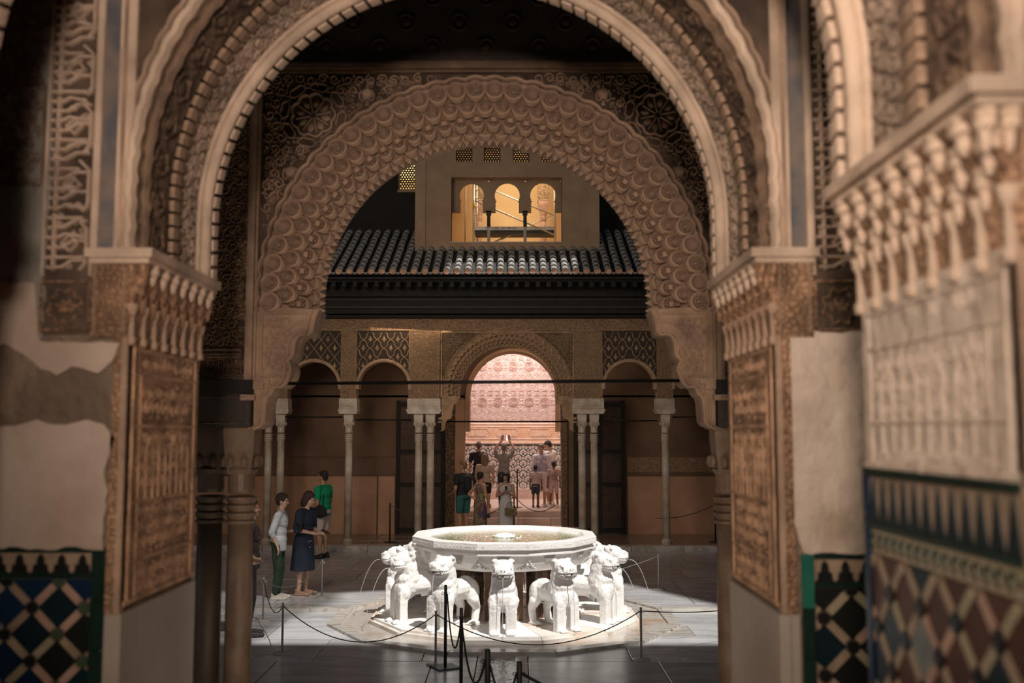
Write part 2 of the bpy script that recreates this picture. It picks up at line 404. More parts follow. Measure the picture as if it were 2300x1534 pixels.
def blob(name, mb, voxel, m, parent=None, smooth=2, post=None):
    """melt overlapping closed shapes into one continuous surface"""
    me = bpy.data.meshes.new(name); me.from_pydata([tuple(p) for p in mb.v], [], mb.f); me.update()
    o = bpy.data.objects.new(name + '_tmp', me); C.objects.link(o)
    r = o.modifiers.new('r', 'REMESH'); r.mode = 'VOXEL'; r.voxel_size = voxel; r.use_smooth_shade = True
    if smooth:
        sm = o.modifiers.new('s', 'SMOOTH'); sm.factor = 0.5; sm.iterations = smooth
    dg = bpy.context.evaluated_depsgraph_get(); dg.update()
    nm = bpy.data.meshes.new_from_object(o.evaluated_get(dg)); nm.name = name
    bpy.data.objects.remove(o); bpy.data.meshes.remove(me)
    if post: post(nm)
    nm.materials.clear(); nm.materials.append(m)
    nm.polygons.foreach_set('use_smooth', [True] * len(nm.polygons)); nm.update()
    o = bpy.data.objects.new(name, nm); C.objects.link(o)
    if parent is not None: o.parent = parent
    return o
def arabesque(mb, inside, u0, u1, v0, v1, s, h=0.012, w=None, seed=1, dens=1.0):
    rnd = random.Random(seed); w = w or s * 0.13
    nu = max(1, int((u1 - u0) / s)); nv = max(1, int((v1 - v0) / s)); k = 0
    for i in range(nu + 1):
        for j in range(nv + 1):
            u = u0 + (i + .5 * (j % 2)) * s + rnd.uniform(-.1, .1) * s; v = v0 + j * s + rnd.uniform(-.1, .1) * s
            if not inside(u, v, s * .42): 
                continue
            tw = 1 if (i + j) % 2 else -1; ph = rnd.uniform(0, 2 * pi)
            mb.spiral(u, v, s * .46, ph, tw, w, h * rnd.uniform(.8, 1.1))
            for _ in range(2):
                a = rnd.uniform(0, 2 * pi); q = (u + s * .5 * cos(a), v + s * .5 * sin(a))
                if inside(q[0], q[1], s * .15): mb.leaf(q[0], q[1], s * .42, s * .24, a + rnd.uniform(-1, 1), h * 1.3)
    return mb
def frame_xy(y, sgn=-1):      # vertical plane facing the camera at depth y: u = x, v = z, n towards camera
    return lambda u, v, n: (u, y - n, v)
AX = -0.22          # axis of the doorways
# ------------------------------------------------------------------ floor of the court
floor_o = MB().box(-16, 16, 4.1, 31, -0.30, -0.035).build('floor', mat('floor_bed', (0.07, 0.065, 0.06), 0.6, bump=0.2))
tag(floor_o, kind='structure')
rnd = random.Random(11)
unit = {}
def slab(x0, x1, y0, y1, z1, m, name='marble_slab', parent=floor_o, z0=-0.045, gap=0.011, rot=0.0):
    key = (m.name,)
    if key not in unit:
        b = MB(); e = 0.47
        b.add([(-.5, -.5, 0), (.5, -.5, 0), (.5, .5, 0), (-.5, .5, 0), (-.5, -.5, .9), (.5, -.5, .9), (.5, .5, .9), (-.5, .5, .9), (-.494, -.494, 1), (.494, -.494, 1), (.494, .494, 1), (-.494, .494, 1)],
              [(0, 1, 5, 4), (1, 2, 6, 5), (2, 3, 7, 6), (3, 0, 4, 7), (4, 5, 9, 8), (5, 6, 10, 9), (6, 7, 11, 10), (7, 4, 8, 11), (8, 9, 10, 11)])
        me = bpy.data.meshes.new('slab'); me.from_pydata(b.v, [], b.f); me.materials.append(m); me.update(); unit[key] = me
    o = bpy.data.objects.new(name, unit[key]); C.objects.link(o); o.parent = parent
    o.location = ((x0 + x1) / 2, (y0 + y1) / 2, z0); o.scale = (x1 - x0 - gap, y1 - y0 - gap, z1 - z0); o.rotation_euler = (0, 0, rot)
    return o
FX, FY = -0.17, 14.30          # centre of the fountain
y = 8.2; row = 0
while y < 22.0:
    dy = rnd.uniform(0.95, 1.35); y1 = min(22.03, y + dy)
    if 22.03 - y1 < .4: y1 = 22.03
    for (xa, xb) in ((-8.0, -0.45), (0.13, 6.6)):
        x = xa
        while x < xb:
            x1 = min(xb, x + rnd.uniform(1.1, 1.9))
            if xb - x1 < .5: x1 = xb
            dmax = max(hypot(X - FX, Y - FY) for X in (x, x1) for Y in (y, y1))
            if dmax > 1.9: slab(x, x1, y, y1, rnd.uniform(-0.001, 0.001), slab_m)
            x = x1
    if y < 12.6 or y > 16.3:
        slab(-0.45, -0.30, y, y1, 0.0, slab_worn, 'kerb_stone'); slab(-0.02, 0.13, y, y1, 0.0, slab_worn, 'kerb_stone')
    y = y1
rill = MB()
for i in range(40):
    pass
rill.box(-0.31, -0.01, 6.9, 12.75, -0.06, -0.018)
o = rill.build('rill_water', rill_water, floor_o); tag(o, 'shallow water running in the marble channel', kind='stuff')
# low marble edge either side of the fountain, left and right (the cross channels)
for (xa, xb) in ((-8.0, -2.45), (2.1, 6.6)):
    x = xa
    while x < xb - .05:
        x1 = min(xb, x + 1.25); slab(x, x1, 14.72, 14.92, 0.045, slab_worn, 'channel_edge_stone'); x = x1
# raised gallery floor at the far side
o = MB().box(-9, 8, 22.12, 25.2, -0.05, 0.10).build('trim_1', mat('gallery_paving_bed', (0.2, 0.15, 0.11), 0.35, bump=0.05)); tag(o, kind='structure')
gal = o
x = -9.0; k = 0
while x < 8:
    slab(x, x + 1.15, 22.03, 22.30, 0.12, slab_worn, 'step_stone', gal); x += 1.15
for j in range(3):
    x = -9.0
    while x < 8:
        slab(x, x + 1.15, 22.30 + .8 * j, 22.30 + .8 * (j + 1), 0.12, mat('gallery_paving', (0.24, 0.19, 0.15), 0.22, col2=(0.18, 0.13, 0.10), vscale=2), 'paving_slab', gal); x += 1.15

# ------------------------------------------------------------------ arch tools
def arch_pt(s, r, cz, zs, cx=AX):
    """s in 0..1 along the arch from the left springing (z = zs) over the top to the right: point, inward normal"""
    st = max(0.0, cz - zs); L = 2 * st + pi * r; d = s * L
    if d < st: return (cx - r, zs + d), (1, 0)
    if d > st + pi * r: return (cx + r, cz - (d - st - pi * r)), (-1, 0)
    a = pi - (d - st) / r
    return (cx + r * cos(a), cz + r * sin(a)), (-cos(a), -sin(a))
def arch_plate(mb, x0, x1, z0, z1, cx, cz, r, y0, y1, n=40, zfoot=None):
    """wall slab with an arched opening: opening goes down to z0"""
    xs = [cx + r * cos(pi - pi * i / n) for i in range(n + 1)]; zs = [cz + r * sin(pi * i / n) for i in range(n + 1)]
    vs_ = []; fs = []
    for yy in (y0, y1):
        for x_, z_ in zip(xs, zs): vs_.append((x_, yy, z_)); vs_.append((x_, yy, z1))
    m = 2 * (n + 1)
    for i in range(n):
        a = 2 * i
        fs.append((a, a + 2, a + 3, a + 1)); fs.append((m + a, m + a + 1, m + a + 3, m + a + 2)); fs.append((a, m + a, m + a + 2, a + 2)); fs.append((a + 1, a + 3, m + a + 3, m + a + 1))
    mb.add(vs_, fs)
    mb.box(x0, cx - r, y0, y1, z0, z1); mb.box(cx + r, x1, y0, y1, z0, z1)
    return mb
def arch_sweep(mb, sec, cz, zs, cx=AX, n=72, wob=0.0, wn_=30):
    """sweep the closed section [(y, r)] along the arch"""
    k = len(sec); vs_ = []; fs = []
    for i in range(n + 1):
        s = i / n; w = wob * abs(sin(s * wn_ * pi))
        for (yy, r) in sec:
            (x_, z_), nn = arch_pt(s, 1.0, cz, zs, 0.0)
            # parametrise by angle so all radii line up
            st = max(0.0, cz - zs); L = 2 * st + pi; d = s * L; rr = r + w
            if d < st: p = (cx - rr, yy, zs + d)
            elif d > st + pi: p = (cx + rr, yy, cz - (d - st - pi))
            else:
                a = pi - (d - st); p = (cx + rr * cos(a), yy, cz + rr * sin(a))
            vs_.append(p)
    for i in range(n):
        for j in range(k):
            j2 = (j + 1) % k; fs.append((i * k + j, i * k + j2, (i + 1) * k + j2, (i + 1) * k + j))
    fs.append(tuple(range(k))); fs.append(tuple(n * k + j for j in range(k - 1, -1, -1)))
    return mb.add(vs_, fs)
def soffit_map(r, cz, zs, cx, L):
    def f(u, v, n):
        (x_, z_), nn = arch_pt(min(1, max(0, u / L)), r, cz, zs, cx)
        return (x_ + nn[0] * n, v, z_ + nn[1] * n)
    return f
def place_along(parent, name, mesh_o, count, r, cz, zs, cx, y, tilt=0.0, s0=0.0, s1=1.0, off=0.0):
    """copies of a small piece along the arch; local X = along arch, local Z = outward (away from the arch centre), Y = depth"""
    for i in range(count):
        s = s0 + (s1 - s0) * (i + .5 + off) / count
        if s > 1.0: continue
        (x_, z_), nn = arch_pt(s, r, cz, zs, cx)
        out = V((-nn[0], 0, -nn[1])); tv = V((0, 1, 0)).cross(out)
        M = Matrix((tv, V((0, 1, 0)), out)).transposed().to_4x4(); M.translation = V((x_, y, z_))
        if tilt: M = M @ Matrix.Rotation(tilt, 4, 'X')
        if i == 0 and mesh_o.parent is None: mesh_o.parent = parent; mesh_o.matrix_local = M
        else: copy_obj(mesh_o, parent, M)

def script_strip(mb, w, z0, z1, seed=3, unit_h=0.205, h=0.016):
    """vertical band of interlaced angular lettering in relief, u in 0..w, v in z0..z1"""
    rnd = random.Random(seed); z = z0 + .02; k = 0; t = w * .068
    mb.ridge([(0.0, z0), (0.0, z1)], t, h * .8); mb.ridge([(w, z0), (w, z1)], t, h * .8)
    while z < z1 - unit_h * .5:
        a = z; q = unit_h / 8
        mb.ridge([(.22 * w, a), (.22 * w, a + unit_h * .96)], t, h)
        for j, ln in enumerate((1.0, .92, .6, .97, .75, .88)):
            zz = a + (j + .3) * unit_h / 6
            pts = [(.06 * w, zz), (.30 * w, zz), (.45 * w, zz + rnd.choice((0, q * .5))), (ln * w * .92, zz)]
            if j % 2 == k % 2: pts = [(.1 * w, zz), (.4 * w, zz), (.62 * w, zz + q * .9), (.9 * w, zz + q * .9)]
            mb.ridge(pts, t * 1.15, h)
        c = (.56 * w, a + unit_h * .45); d = .17 * w
        mb.ridge([(c[0] - d, c[1]), (c[0], c[1] + d), (c[0] + d, c[1]), (c[0], c[1] - d)], t, h * 1.1, closed=True)
        mb.ridge([(.78 * w, a), (.9 * w, a + q), (.9 * w, a + unit_h * .7), (.7 * w, a + unit_h * .86)], t, h)
        for _ in range(7):
            uu = rnd.uniform(.15, .85) * w; vv = a + rnd.uniform(.05, .95) * unit_h
            mb.spiral(uu, vv, w * .085, rnd.uniform(0, 6), rnd.choice((-1, 1)), t * .5, h * .55, n=7)
        z += unit_h; k += 1
    return mb

# shared little pieces
dentil_mb = MB().add([(-.5, -.5, -.5), (.3, -.5, -.5), (.5, .5, -.5), (-.3, .5, -.5), (-.45, -.5, .5), (.25, -.5, .5), (.45, .5, .5), (-.25, .5, .5)],
                     [(0, 3, 2, 1), (4, 5, 6, 7), (0, 1, 5, 4), (1, 2, 6, 5), (2, 3, 7, 6), (3, 0, 4, 7)])
def scaled_mb(mb, sx, sy, sz):
    b = MB(); b.v = [(p[0] * sx, p[1] * sy, p[2] * sz) for p in mb.v]; b.f = list(mb.f); return b

def tile_dado(parent, fr, u0, u1, ztop, rows, pitch, pal, uoff, voff, merlon='step', border=(0, 0), zbot=1.4, mpitch=0.07, floral=False, seed=5, mh=0.065):
    """glazed dado on a wall: fr maps (u, v, n) to the wall; border strips, merlons, diamonds set in pale bands"""
    rnd = random.Random(seed)
    MB().prism([(u0, zbot), (u1, zbot), (u1, ztop), (u0, ztop)], -0.01, 0.004, fr).build('tile_bed', grout, parent)
    def strip(a, b, c, d, m, n='border_tile', ln=0.22, vert=False):
        p = c if vert else a; e = d if vert else b
        while p < e - 1e-4:
            q = min(e, p + ln)
            if vert: MB().prism([(a, p + .001), (b, p + .001), (b, q - .001), (a, q - .001)], 0, .013, fr).build(n, m, parent)
            else: MB().prism([(p + .001, c), (q - .001, c), (q - .001, d), (p + .001, d)], 0, .013, fr).build(n, m, parent)
            p = q
    strip(u0, u1, ztop - .018, ztop, green_glaze)
    if border[0]: strip(u0, u0 + border[0], zbot, ztop - .018, pal['border'], ln=.16, vert=True)
    if border[1]: strip(u1 - border[1], u1, zbot, ztop - .018, pal['border'], ln=.16, vert=True)
    a0, a1 = u0 + border[0], u1 - border[1]
    m1 = ztop - .020; m0 = m1 - mh
    MB().prism([(a0, m0), (a1, m0), (a1, m1), (a0, m1)], 0, .006, fr).build('merlon_ground_tile', cream_glaze, parent)
    n = int((a1 - a0) / mpitch); hw = mpitch / 2
    for i in range(n + 1):
        c = a0 + hw + i * mpitch
        if c + hw * .5 > a1: break
        if merlon == 'step':
            P = [(-.95, 0), (-.72, .12), (-.66, .45), (-.4, .45), (-.36, .72), (-.22, .9), (0, 1.0), (.22, .9), (.36, .72), (.4, .45), (.66, .45), (.72, .12), (.95, 0)]
        else:
            P = [(-.8, 0), (-.5, .35), (-.25, .7), (0, 1.0), (.25, .7), (.5, .35), (.8, 0)]
        MB().prism([(min(a1, c + p[0] * hw), m0 + p[1] * mh * .95) for p in P], .004, .011, fr).build('merlon_tile', black_glaze if merlon == 'step' else teal_dark, parent)
    g1 = m0 - .002; g0 = g1 - .016
    strip(a0, a1, g0, g1, green_glaze)
    top = g0 - .003
    if floral:
        f = MB().prism([(a0, top - .055), (a1, top - .055), (a1, top), (a0, top)], 0, .006, fr); f.build('floral_border_tile', olive_glaze, parent)
        f = MB(); k = 0; u = a0 + .02
        while u < a1 - .02:
            f.ridge([(u + .016 * cos(t * .8), top - .028 + .016 * sin(t * .8)) for t in range(7)], .006, .004); f.leaf(u + .018, top - .042, .03, .013, .9, .004); u += .045; k += 1
        f.v = [tuple(fr(p[0], p[1], p[2] + .006)) for p in f.v]
        f.build('floral_scroll', green_glaze, parent); top -= .057
    hd = pitch * .5
    # pale bands (two diagonal families) cut to the field
    def clip_seg(p, q):
        t0, t1 = 0.0, 1.0; dx, dy = q[0] - p[0], q[1] - p[1]
        for pp, qq in ((-dx, p[0] - a0), (dx, a1 - p[0]), (-dy, p[1] - zbot), (dy, top - p[1])):
            if abs(pp) < 1e-9:
                if qq < 0: return None
            else:
                r_ = qq / pp
                if pp < 0: t0 = max(t0, r_)
                else: t1 = min(t1, r_)
        return None if t0 >= t1 - .02 else ((p[0] + dx * t0, p[1] + dy * t0), (p[0] + dx * t1, p[1] + dy * t1))
    iu0 = int((a0 - uoff) / hd) - 1; iu1 = int((a1 - uoff) / hd) + 2; iv0 = int((zbot - voff) / hd) - 1; iv1 = int((top - voff) / hd) + 2
    bw = hd * .30
    for i in range(iu0, iu1):
        for j in range(iv0, iv1):
            u = uoff + i * hd; v = voff + j * hd
            if (i + j) % 2 == 0:      # node
                if a0 + .002 < u < a1 - .002 and zbot < v < top - .002:
                    P = []
                    R1 = hd * .25
                    for k in range(16):
                        rr = R1 if k % 2 == 0 else R1 * .8; t = k * pi / 8
                        P.append((min(a1, max(a0, u + rr * cos(t))), min(top, v + rr * sin(t))))
                    MB().prism(P, .004, .013, fr).build('star_tile', pal['node'][(i // 2 + j) % len(pal['node'])], parent)
                for d in (1, -1):
                    sgm = clip_seg((u + hd * .2, v + d * hd * .2), (u + hd * .8, v + d * hd * .8))
                    if sgm:
                        (xa, za), (xb, zb) = sgm; L = hypot(xb - xa, zb - za); nx, nz = -(zb - za) / L * bw / 2, (xb - xa) / L * bw / 2
                        P = [(xa + nx, za + nz), (xa - nx, za - nz), (xb - nx, zb - nz), (xb + nx, zb + nz)]
                        P = [(min(a1, max(a0, p[0])), min(top, p[1])) for p in P]
                        MB().prism(P, .002, .0095, fr).build('band_tile', pal['band'][rnd.randrange(len(pal['band']))], parent)
            else:
                if u < a0 - hd * .6 or u > a1 + hd * .6 or v > top + hd * .6: continue
                R2 = hd * .80
                P = [(u - R2, v), (u, v - R2), (u + R2, v), (u, v + R2)]
                P2 = []
                # clip polygon to the field
                def clip(poly, f_in, f_int):
                    out = []
                    for k in range(len(poly)):
                        A, B = poly[k], poly[(k + 1) % len(poly)]
                        if f_in(A): out.append(A)
                        if f_in(A) != f_in(B): out.append(f_int(A, B))
                    return out
                def cut(poly, ax_, val, sg):
                    return clip(poly, lambda p: (p[ax_] - val) * sg >= 0, lambda A, B: tuple(A[k] + (B[k] - A[k]) * (val - A[ax_]) / (B[ax_] - A[ax_]) for k in range(2)))
                P = cut(P, 0, a0, 1); P = cut(P, 0, a1, -1) if P else P; P = cut(P, 1, top, -1) if P else P
                if P and len(P) > 2: MB().prism(P, .001, .007, fr).build('diamond_tile', pal['fill'][(3 * i + 5 * j + (i * j) % 3) % len(pal['fill'])], parent)

def ragged(poly, amp, step, seed):
    rnd = random.Random(seed); out = []
    for i in range(len(poly)):
        a, b = poly[i], poly[(i + 1) % len(poly)]; L = hypot(b[0] - a[0], b[1] - a[1]); n = max(1, int(L / step))
        for k in range(n):
            t = k / n; j = amp if len(a) < 3 or a[2] else 0
            out.append((a[0] + (b[0] - a[0]) * t + rnd.uniform(-j, j), a[1] + (b[1] - a[1]) * t + rnd.uniform(-j, j)))
    return out

def big_arch(name, y0, y1, seed, near=False):
    W0, W1 = AX - 1.10, AX + 1.10; CZ, R, ZS = 3.46, 1.10, 3.22
    root = arch_plate(MB(), -4.2, 3.8, 0.5, 6.2, AX, CZ, R, y0, y1).build(name, render_brown)
    tag(root, kind='structure')
    d = y1 - y0
    # soffit bands
    stL = 2 * (CZ - ZS) + pi * R
    for lab, ya, yb, rr, m in (('netting_band', .05, .30, 1.085, knit), ('carved_band', .43, .62, 1.09, stucco_grey)):
        arch_sweep(MB(), [(y0 + ya, rr), (y0 + yb, rr), (y0 + yb, 1.12), (y0 + ya, 1.12)], CZ, ZS).build(lab, m, root)
    b = MB(); arabesque(b, lambda u, v, m_: y0 + .45 + m_ * .3 < v < y0 + .61 - m_ * .3 and 0.03 < u < stL - .03, 0, stL, y0 + .47, y0 + .61, .062, h=.011, seed=seed)
    b.remap(soffit_map(1.09, CZ, ZS, AX, stL)).build('carved_scrolls', stucco_grey, root)
    b = MB()
    rr_ = random.Random(seed)
    nk = int(stL / .145)
    for i in range(nk):
        u = (i + .5) * stL / nk
        b.ridge([(u + .045 * cos(t * pi / 5) * (1 + .25 * (t % 2)), y0 + .175 + .055 * sin(t * pi / 5) * (1 + .25 * (t % 2))) for t in range(10)], .012, .012, closed=True)
        b.dome(u, y0 + .175, .03, .016)
    b.remap(soffit_map(1.085, CZ, ZS, AX, stL)).build('netting_rosettes', knit, root)
    arch_sweep(MB(), [(y0 - .030, 1.112), (y0 - .026, 1.095), (y0 + .0, 1.086), (y0 + .025, 1.092), (y0 + .03, 1.11), (y0 + .01, 1.125), (y0 - .018, 1.124)], CZ, ZS, n=300, wob=0.007, wn_=44).build('scalloped_moulding', stucco_pale, root)
    arch_sweep(MB(), [(y0 + .03, 1.065), (y0 + .06, 1.06), (y0 + .075, 1.075), (y0 + .06, 1.1)], CZ, ZS, n=240, wob=0.007, wn_=44).build('inner_scalloped_moulding', tooth_m, root)
    arch_sweep(MB(), [(y0 - .008, 1.132), (y0 - .018, 1.138), (y0 - .018, 1.144), (y0 - .0, 1.15), (y0 + .01, 1.13)], CZ, ZS, n=300, wob=0.008, wn_=44).build('outer_fillet', stucco, root)
    # herringbone band and the toothed far edge
    de = scaled_mb(dentil_mb, .054, .085, .020).build('herringbone_tooth', tooth_m)
    place_along(root, 'herringbone_tooth', de, 74, 1.082, CZ, ZS, AX, y0 + .365)
    for (yc, rc, rad) in ((.655, 1.058, .026), (.63, 1.078, .012)):
        sec = [(y0 + yc + rad * cos(t * pi / 4), rc + rad * sin(t * pi / 4)) for t in range(8)]
        arch_sweep(MB(), sec, CZ, ZS, n=90).build('roll_moulding', stucco_pale, root, smooth=True)
    sec = [(y1 - .055, 1.045), (y1 - .03, 1.055), (y1 + .005, 1.055), (y1 + .005, 1.12), (y1 - .055, 1.12)]
    arch_sweep(MB(), sec, CZ, ZS, n=90).build('edge_band', stucco, root)
    de = scaled_mb(dentil_mb, .0575, .06, .024).build('edge_tooth', stucco_pale)
    place_along(root, 'edge_tooth', de, 62, 1.042, CZ, ZS, AX, y1 - .02)
    # front face: spandrel carving, frame mouldings, blue strip, lettering
    ff = frame_xy(y0)
    MB().prism([(W0 - .03, 3.22), (W0 + .0, 3.22), (W0 + .0, 6.1), (W0 - .03, 6.1)], 0, .022, ff).build('frame_fillet', stucco_pale, root)
    MB().prism([(W1 + .03, 3.22), (W1 + .0, 3.22), (W1 + .0, 6.1), (W1 + .03, 6.1)], 0, .022, ff).build('frame_fillet', stucco_pale, root)
    def ins(u, v, m_):
        return W0 + .0 < u - m_ * .4 and u + m_ * .4 < W1 - .0 and 3.3 < v < 4.9 and (hypot(u - AX, v - CZ) > 1.16 + m_ * .35 if v > CZ else False)
    arch_plate(MB(), W0, W1, CZ, 5.2, AX, CZ, 1.16 - .06, y0 - .006, y0 + .02, n=40).build('spandrel_ground', shade_ground, root)
    b = MB(); arabesque(b, ins, W0, W1, 3.3, 4.9, .080, h=.022, w=.015, seed=seed + 1); b.remap(ff).v = [(p[0], p[1] - .006, p[2]) for p in b.v]; b.build('spandrel_scrolls', stucco, root)
    for sg, xa in ((-1, W0 - .03), (1, W1 + .03)):
        # rounded dark strip between two fillets
        for (o0, w_, m_, h_) in ((0.0, .012, stucco, .03), (.014, .012, stucco_pale, .022), (.082, .018, stucco_pale, .024)):
            u0 = xa + sg * o0; u1 = u0 + sg * w_
            MB().prism([(min(u0, u1), 3.22), (max(u0, u1), 3.22), (max(u0, u1), 6.1), (min(u0, u1), 6.1)], 0, h_, ff).build('frame_fillet', m_, root)
        c = xa + sg * .055
        MB().prism([(c - .027, 3.22), (c + .027, 3.22), (c + .027, 6.1), (c - .027, 6.1)], 0, .01, ff).build('painted_strip', blue_strip, root)
        u0 = xa + sg * .105; b = MB(); b0 = min(u0, u0 + sg * .165)
        MB().prism([(b0 - .008, 2.93), (b0 + .176, 2.93), (b0 + .176, 6.1), (b0 - .008, 6.1)], 0, .006, ff).build('lettering_ground', shade_ground, root)
        script_strip(b, .165, 3.13, 6.0, seed=seed + 2 + sg)
        b.v = [(p[0] + b0, p[1], p[2] + .006) for p in b.v]; b.remap(ff).build('lettering_relief', stucco_pale, root)
        # star panel below the lettering
        b = MB(); cx_, cz_ = b0 + .083, 3.025
        b.ridge([(b0, 2.945), (b0 + .166, 2.945), (b0 + .166, 3.11), (b0, 3.11)], .014, .014, closed=True)
        b.ridge([(cx_ + (.066 if t % 2 else .048) * cos(t * pi / 8), cz_ + (.066 if t % 2 else .048) * sin(t * pi / 8)) for t in range(16)], .009, .014, closed=True)
        for t in range(4): b.leaf(cx_, cz_ - .02, .05, .025, pi / 2 + (t - 1.5) * .6, .014)
        b.v = [(p[0], p[1], p[2] + .006) for p in b.v]; b.remap(ff).build('star_panel', jambm, root)
        # impost: ochre face, cornice, muqarnas corbel turning into the jamb
        xi = W0 if sg < 0 else W1
        def X(a): return xi + (a if sg < 0 else -a)      # a > 0 goes into the opening
        xa_, xb_ = sorted((X(-.125), X(.0)))
        MB().box(xa_, xb_, y0 - .022, y0 + .02, 2.92, 3.175).build('impost_face', jambm, root)
        b = MB(); b.ridge([(xa_ + .012, 2.935), (xb_ - .012, 2.935), (xb_ - .012, 3.16), (xa_ + .012, 3.16)], .008, .006, closed=True)
        b.v = [(p[0], p[1], p[2] + .022) for p in b.v]; b.remap(ff).build('impost_frame', stucco, root)
        xa_, xb_ = sorted((X(-.145), X(.085)))
        b = MB().box(xa_, xb_, y0 - .045, y1 + .02, 3.19, 3.222); xa_, xb_ = sorted((X(-.135), X(.07))); b.box(xa_, xb_, y0 - .03, y1 + .01, 3.172, 3.19)
        b.build('cornice', stucco_pale, root)
        # corbel body: curved section swept along depth
        sec = [(0, 2.93), (.012, 3.0), (.02, 3.06), (.045, 3.10), (.05, 3.14), (.07, 3.172), (-.02, 3.172), (-.02, 2.93)]
        vs_ = []; k = len(sec)
        for yy in (y0 - .015, y1 + .005):
            for (a, z_) in sec: vs_.append((X(a), yy, z_))
        b = MB().add(vs_, [(i, (i + 1) % k, k + (i + 1) % k, k + i) for i in range(k)] + [tuple(range(k)), tuple(range(2 * k - 1, k - 1, -1))])
        b.build('corbel', jambm, root)
        # hanging niches of the corbel in three tiers, then colonnettes
        nn_ = 7
        for tier, (a_, z_, h_, ww) in enumerate(((.052, 3.152, .045, .030), (.034, 3.108, .05, .026), (.018, 3.055, .05, .022))):
            cell = MB()
            cell.lathe([(ww * .15, -h_ * 1.05), (ww * .42, -h_ * .75), (ww * .5, -h_ * .35), (ww * .92, -h_ * .12), (ww * .88, h_ * .22), (ww * 1.0, h_ * .28), (ww * .95, h_ * .5)], n=8, a0=pi / 8, sx=.9, sy=1.25)
            for i in range(nn_ + tier % 2):
                yy = y0 + .01 + (i + .5 * (1 - tier % 2)) * d / nn_
                M = Matrix.Translation((X(a_), yy, z_))
                if i == 0: c0 = cell.build('corbel_niche', stucco_pale if (tier == 0 or near) else jambm, root); c0.matrix_local = M
                else: copy_obj(c0, root, M)
        for i in range(2):
            yy = y0 - .02; M = Matrix.Translation((X(.012 + .04 * i), yy, 3.14 - .0 * i)); copy_obj(c0, root, M)
        cl = MB().lathe([(.018, 0), (.020, .02), (.013, .03), (.013, .10), (.020, .115), (.026, .14)], n=8)
        for i in range(nn_ + 1):
            yy = y0 + .0 + i * d / nn_; M = Matrix.Translation((X(.006), yy, 2.895))
            if i == 0: c1 = cl.build('colonnette', stucco_pale if near else stucco, root, smooth=True); c1.matrix_local = M
            else: copy_obj(c1, root, M)
        # stucco lining of the jamb with framed panels
        zb = 2.51 if (near and sg > 0) else 2.02
        fj = (lambda X_: (lambda u, v, n: (X_(n), u, v)))(X)
        MB().prism([(y0 - .012, zb), (y1 + .0, zb), (y1 + .0, 2.93), (y0 - .012, 2.93)], 0, .008, fj).build('jamb_lining', jambm if not near else plaster_pale, root)
        b = MB()
        b.ridge([(y0 + .03, zb), (y0 + .03, 2.92)], .016, .014); b.ridge([(y0 + .10, zb + .02), (y0 + .10, 2.80)], .01, .01); b.ridge([(y1 - .05, zb), (y1 - .05, 2.92)], .014, .012)
        zt = [2.885, 2.80, 2.62, 2.36, 2.16]
        zt = [z_ for z_ in zt if z_ > zb + .03]
        for z_ in zt: b.ridge([(y0 + .03, z_), (y1 - .05, z_)], .014, .012)
        b.ridge([(y0, zb + .008), (y1, zb + .008)], .02, .016)
        if not near or True:
            # blind arches in the taller panel
            za, zc = (2.36, 2.60) if zb < 2.1 else (2.55, 2.78)
            for i in range(4):
                u = y0 + .17 + i * (d - .28) / 3.6
                b.ridge([(u, za), (u, zc - .06), (u + .03, zc - .02), (u + .07, zc - .06), (u + .07, za)], .011, .012)
        def jin(u, v, m_):
            if not (y0 + .05 < u - m_ and u + m_ < y1 - .07 and v < 2.9 and v > zb + .03): return False
            return all(abs(v - z_) > .016 + m_ * .5 for z_ in zt)
        arabesque(b, jin, y0 + .12, y1 - .06, zb + .04, 2.9, .052, h=.007, w=.0065, seed=seed + 9)
        b.v = [(p[0], p[1], p[2] * (.35 if near else .45) + .008) for p in b.v]; b.remap(fj).build('jamb_carving', jamb_relief if not near else plaster_pale, root)
        if not (near and sg > 0):
            MB().prism([(y0 - .02, .5), (y1 + .015, .5), (y1 + .015, zb - .02), (y0 - .02, zb - .02)], -.02, .014, fj).build('marble_revetment', marble_jamb, root)
        # ochre corner strip on the front face
        xa_, xb_ = sorted((X(-.045), X(.004)))
        MB().box(xa_, xb_, y0 - .016, y0 + .02, 2.0, 2.92).build('corner_strip', jambm, root)
        xa_, xb_ = sorted((X(-.012), X(.008)))
        MB().box(xa_, xb_, y0 - .026, y0 + .01, 2.0, 2.92).build('corner_bead', stucco, root)
        xa_, xb_ = sorted((X(-.055), X(.01)))
        MB().box(xa_, xb_, y0 - .012, y0 + .02, .5, 2.0).build('corner_stone', marble_jamb, root)
    return root

# ------------------------------------------------------------------ doorway wall in front of the camera (y 3.37 - 4.10)
wb = big_arch('wall_doorway', 3.37, 4.10, 21)
ffB = frame_xy(3.37)
def q(px, py): return ((px - 1160) / 663.0, 2.6 + (972 - py) / 655.0)
def patch(pts, th, m, name, seed, amp=.008):
    MB().prism(ragged([q(*p) for p in pts], amp, .03, seed), 0.0, th, ffB).build(name, m, wb)
patch([(-260, -150), (92, -150), (92, 760), (70, 800), (20, 770), (-60, 810), (-260, 800)], .010, render_grey, 'render_patch', 1)
patch([(86, 772), (268, 775), (256, 812), (222, 845), (190, 833), (165, 826), (132, 846), (92, 832), (60, 808), (10, 778), (-80, 800), (-80, 640), (70, 640)], .017, plaster, 'plaster_patch', 2, .003)
patch([(-260, 960), (40, 962), (90, 948), (150, 956), (200, 944), (238, 958), (262, 990), (240, 1060), (252, 1100), (246, 1225), (-260, 1225)], .016, plaster, 'plaster_patch', 3, .006)
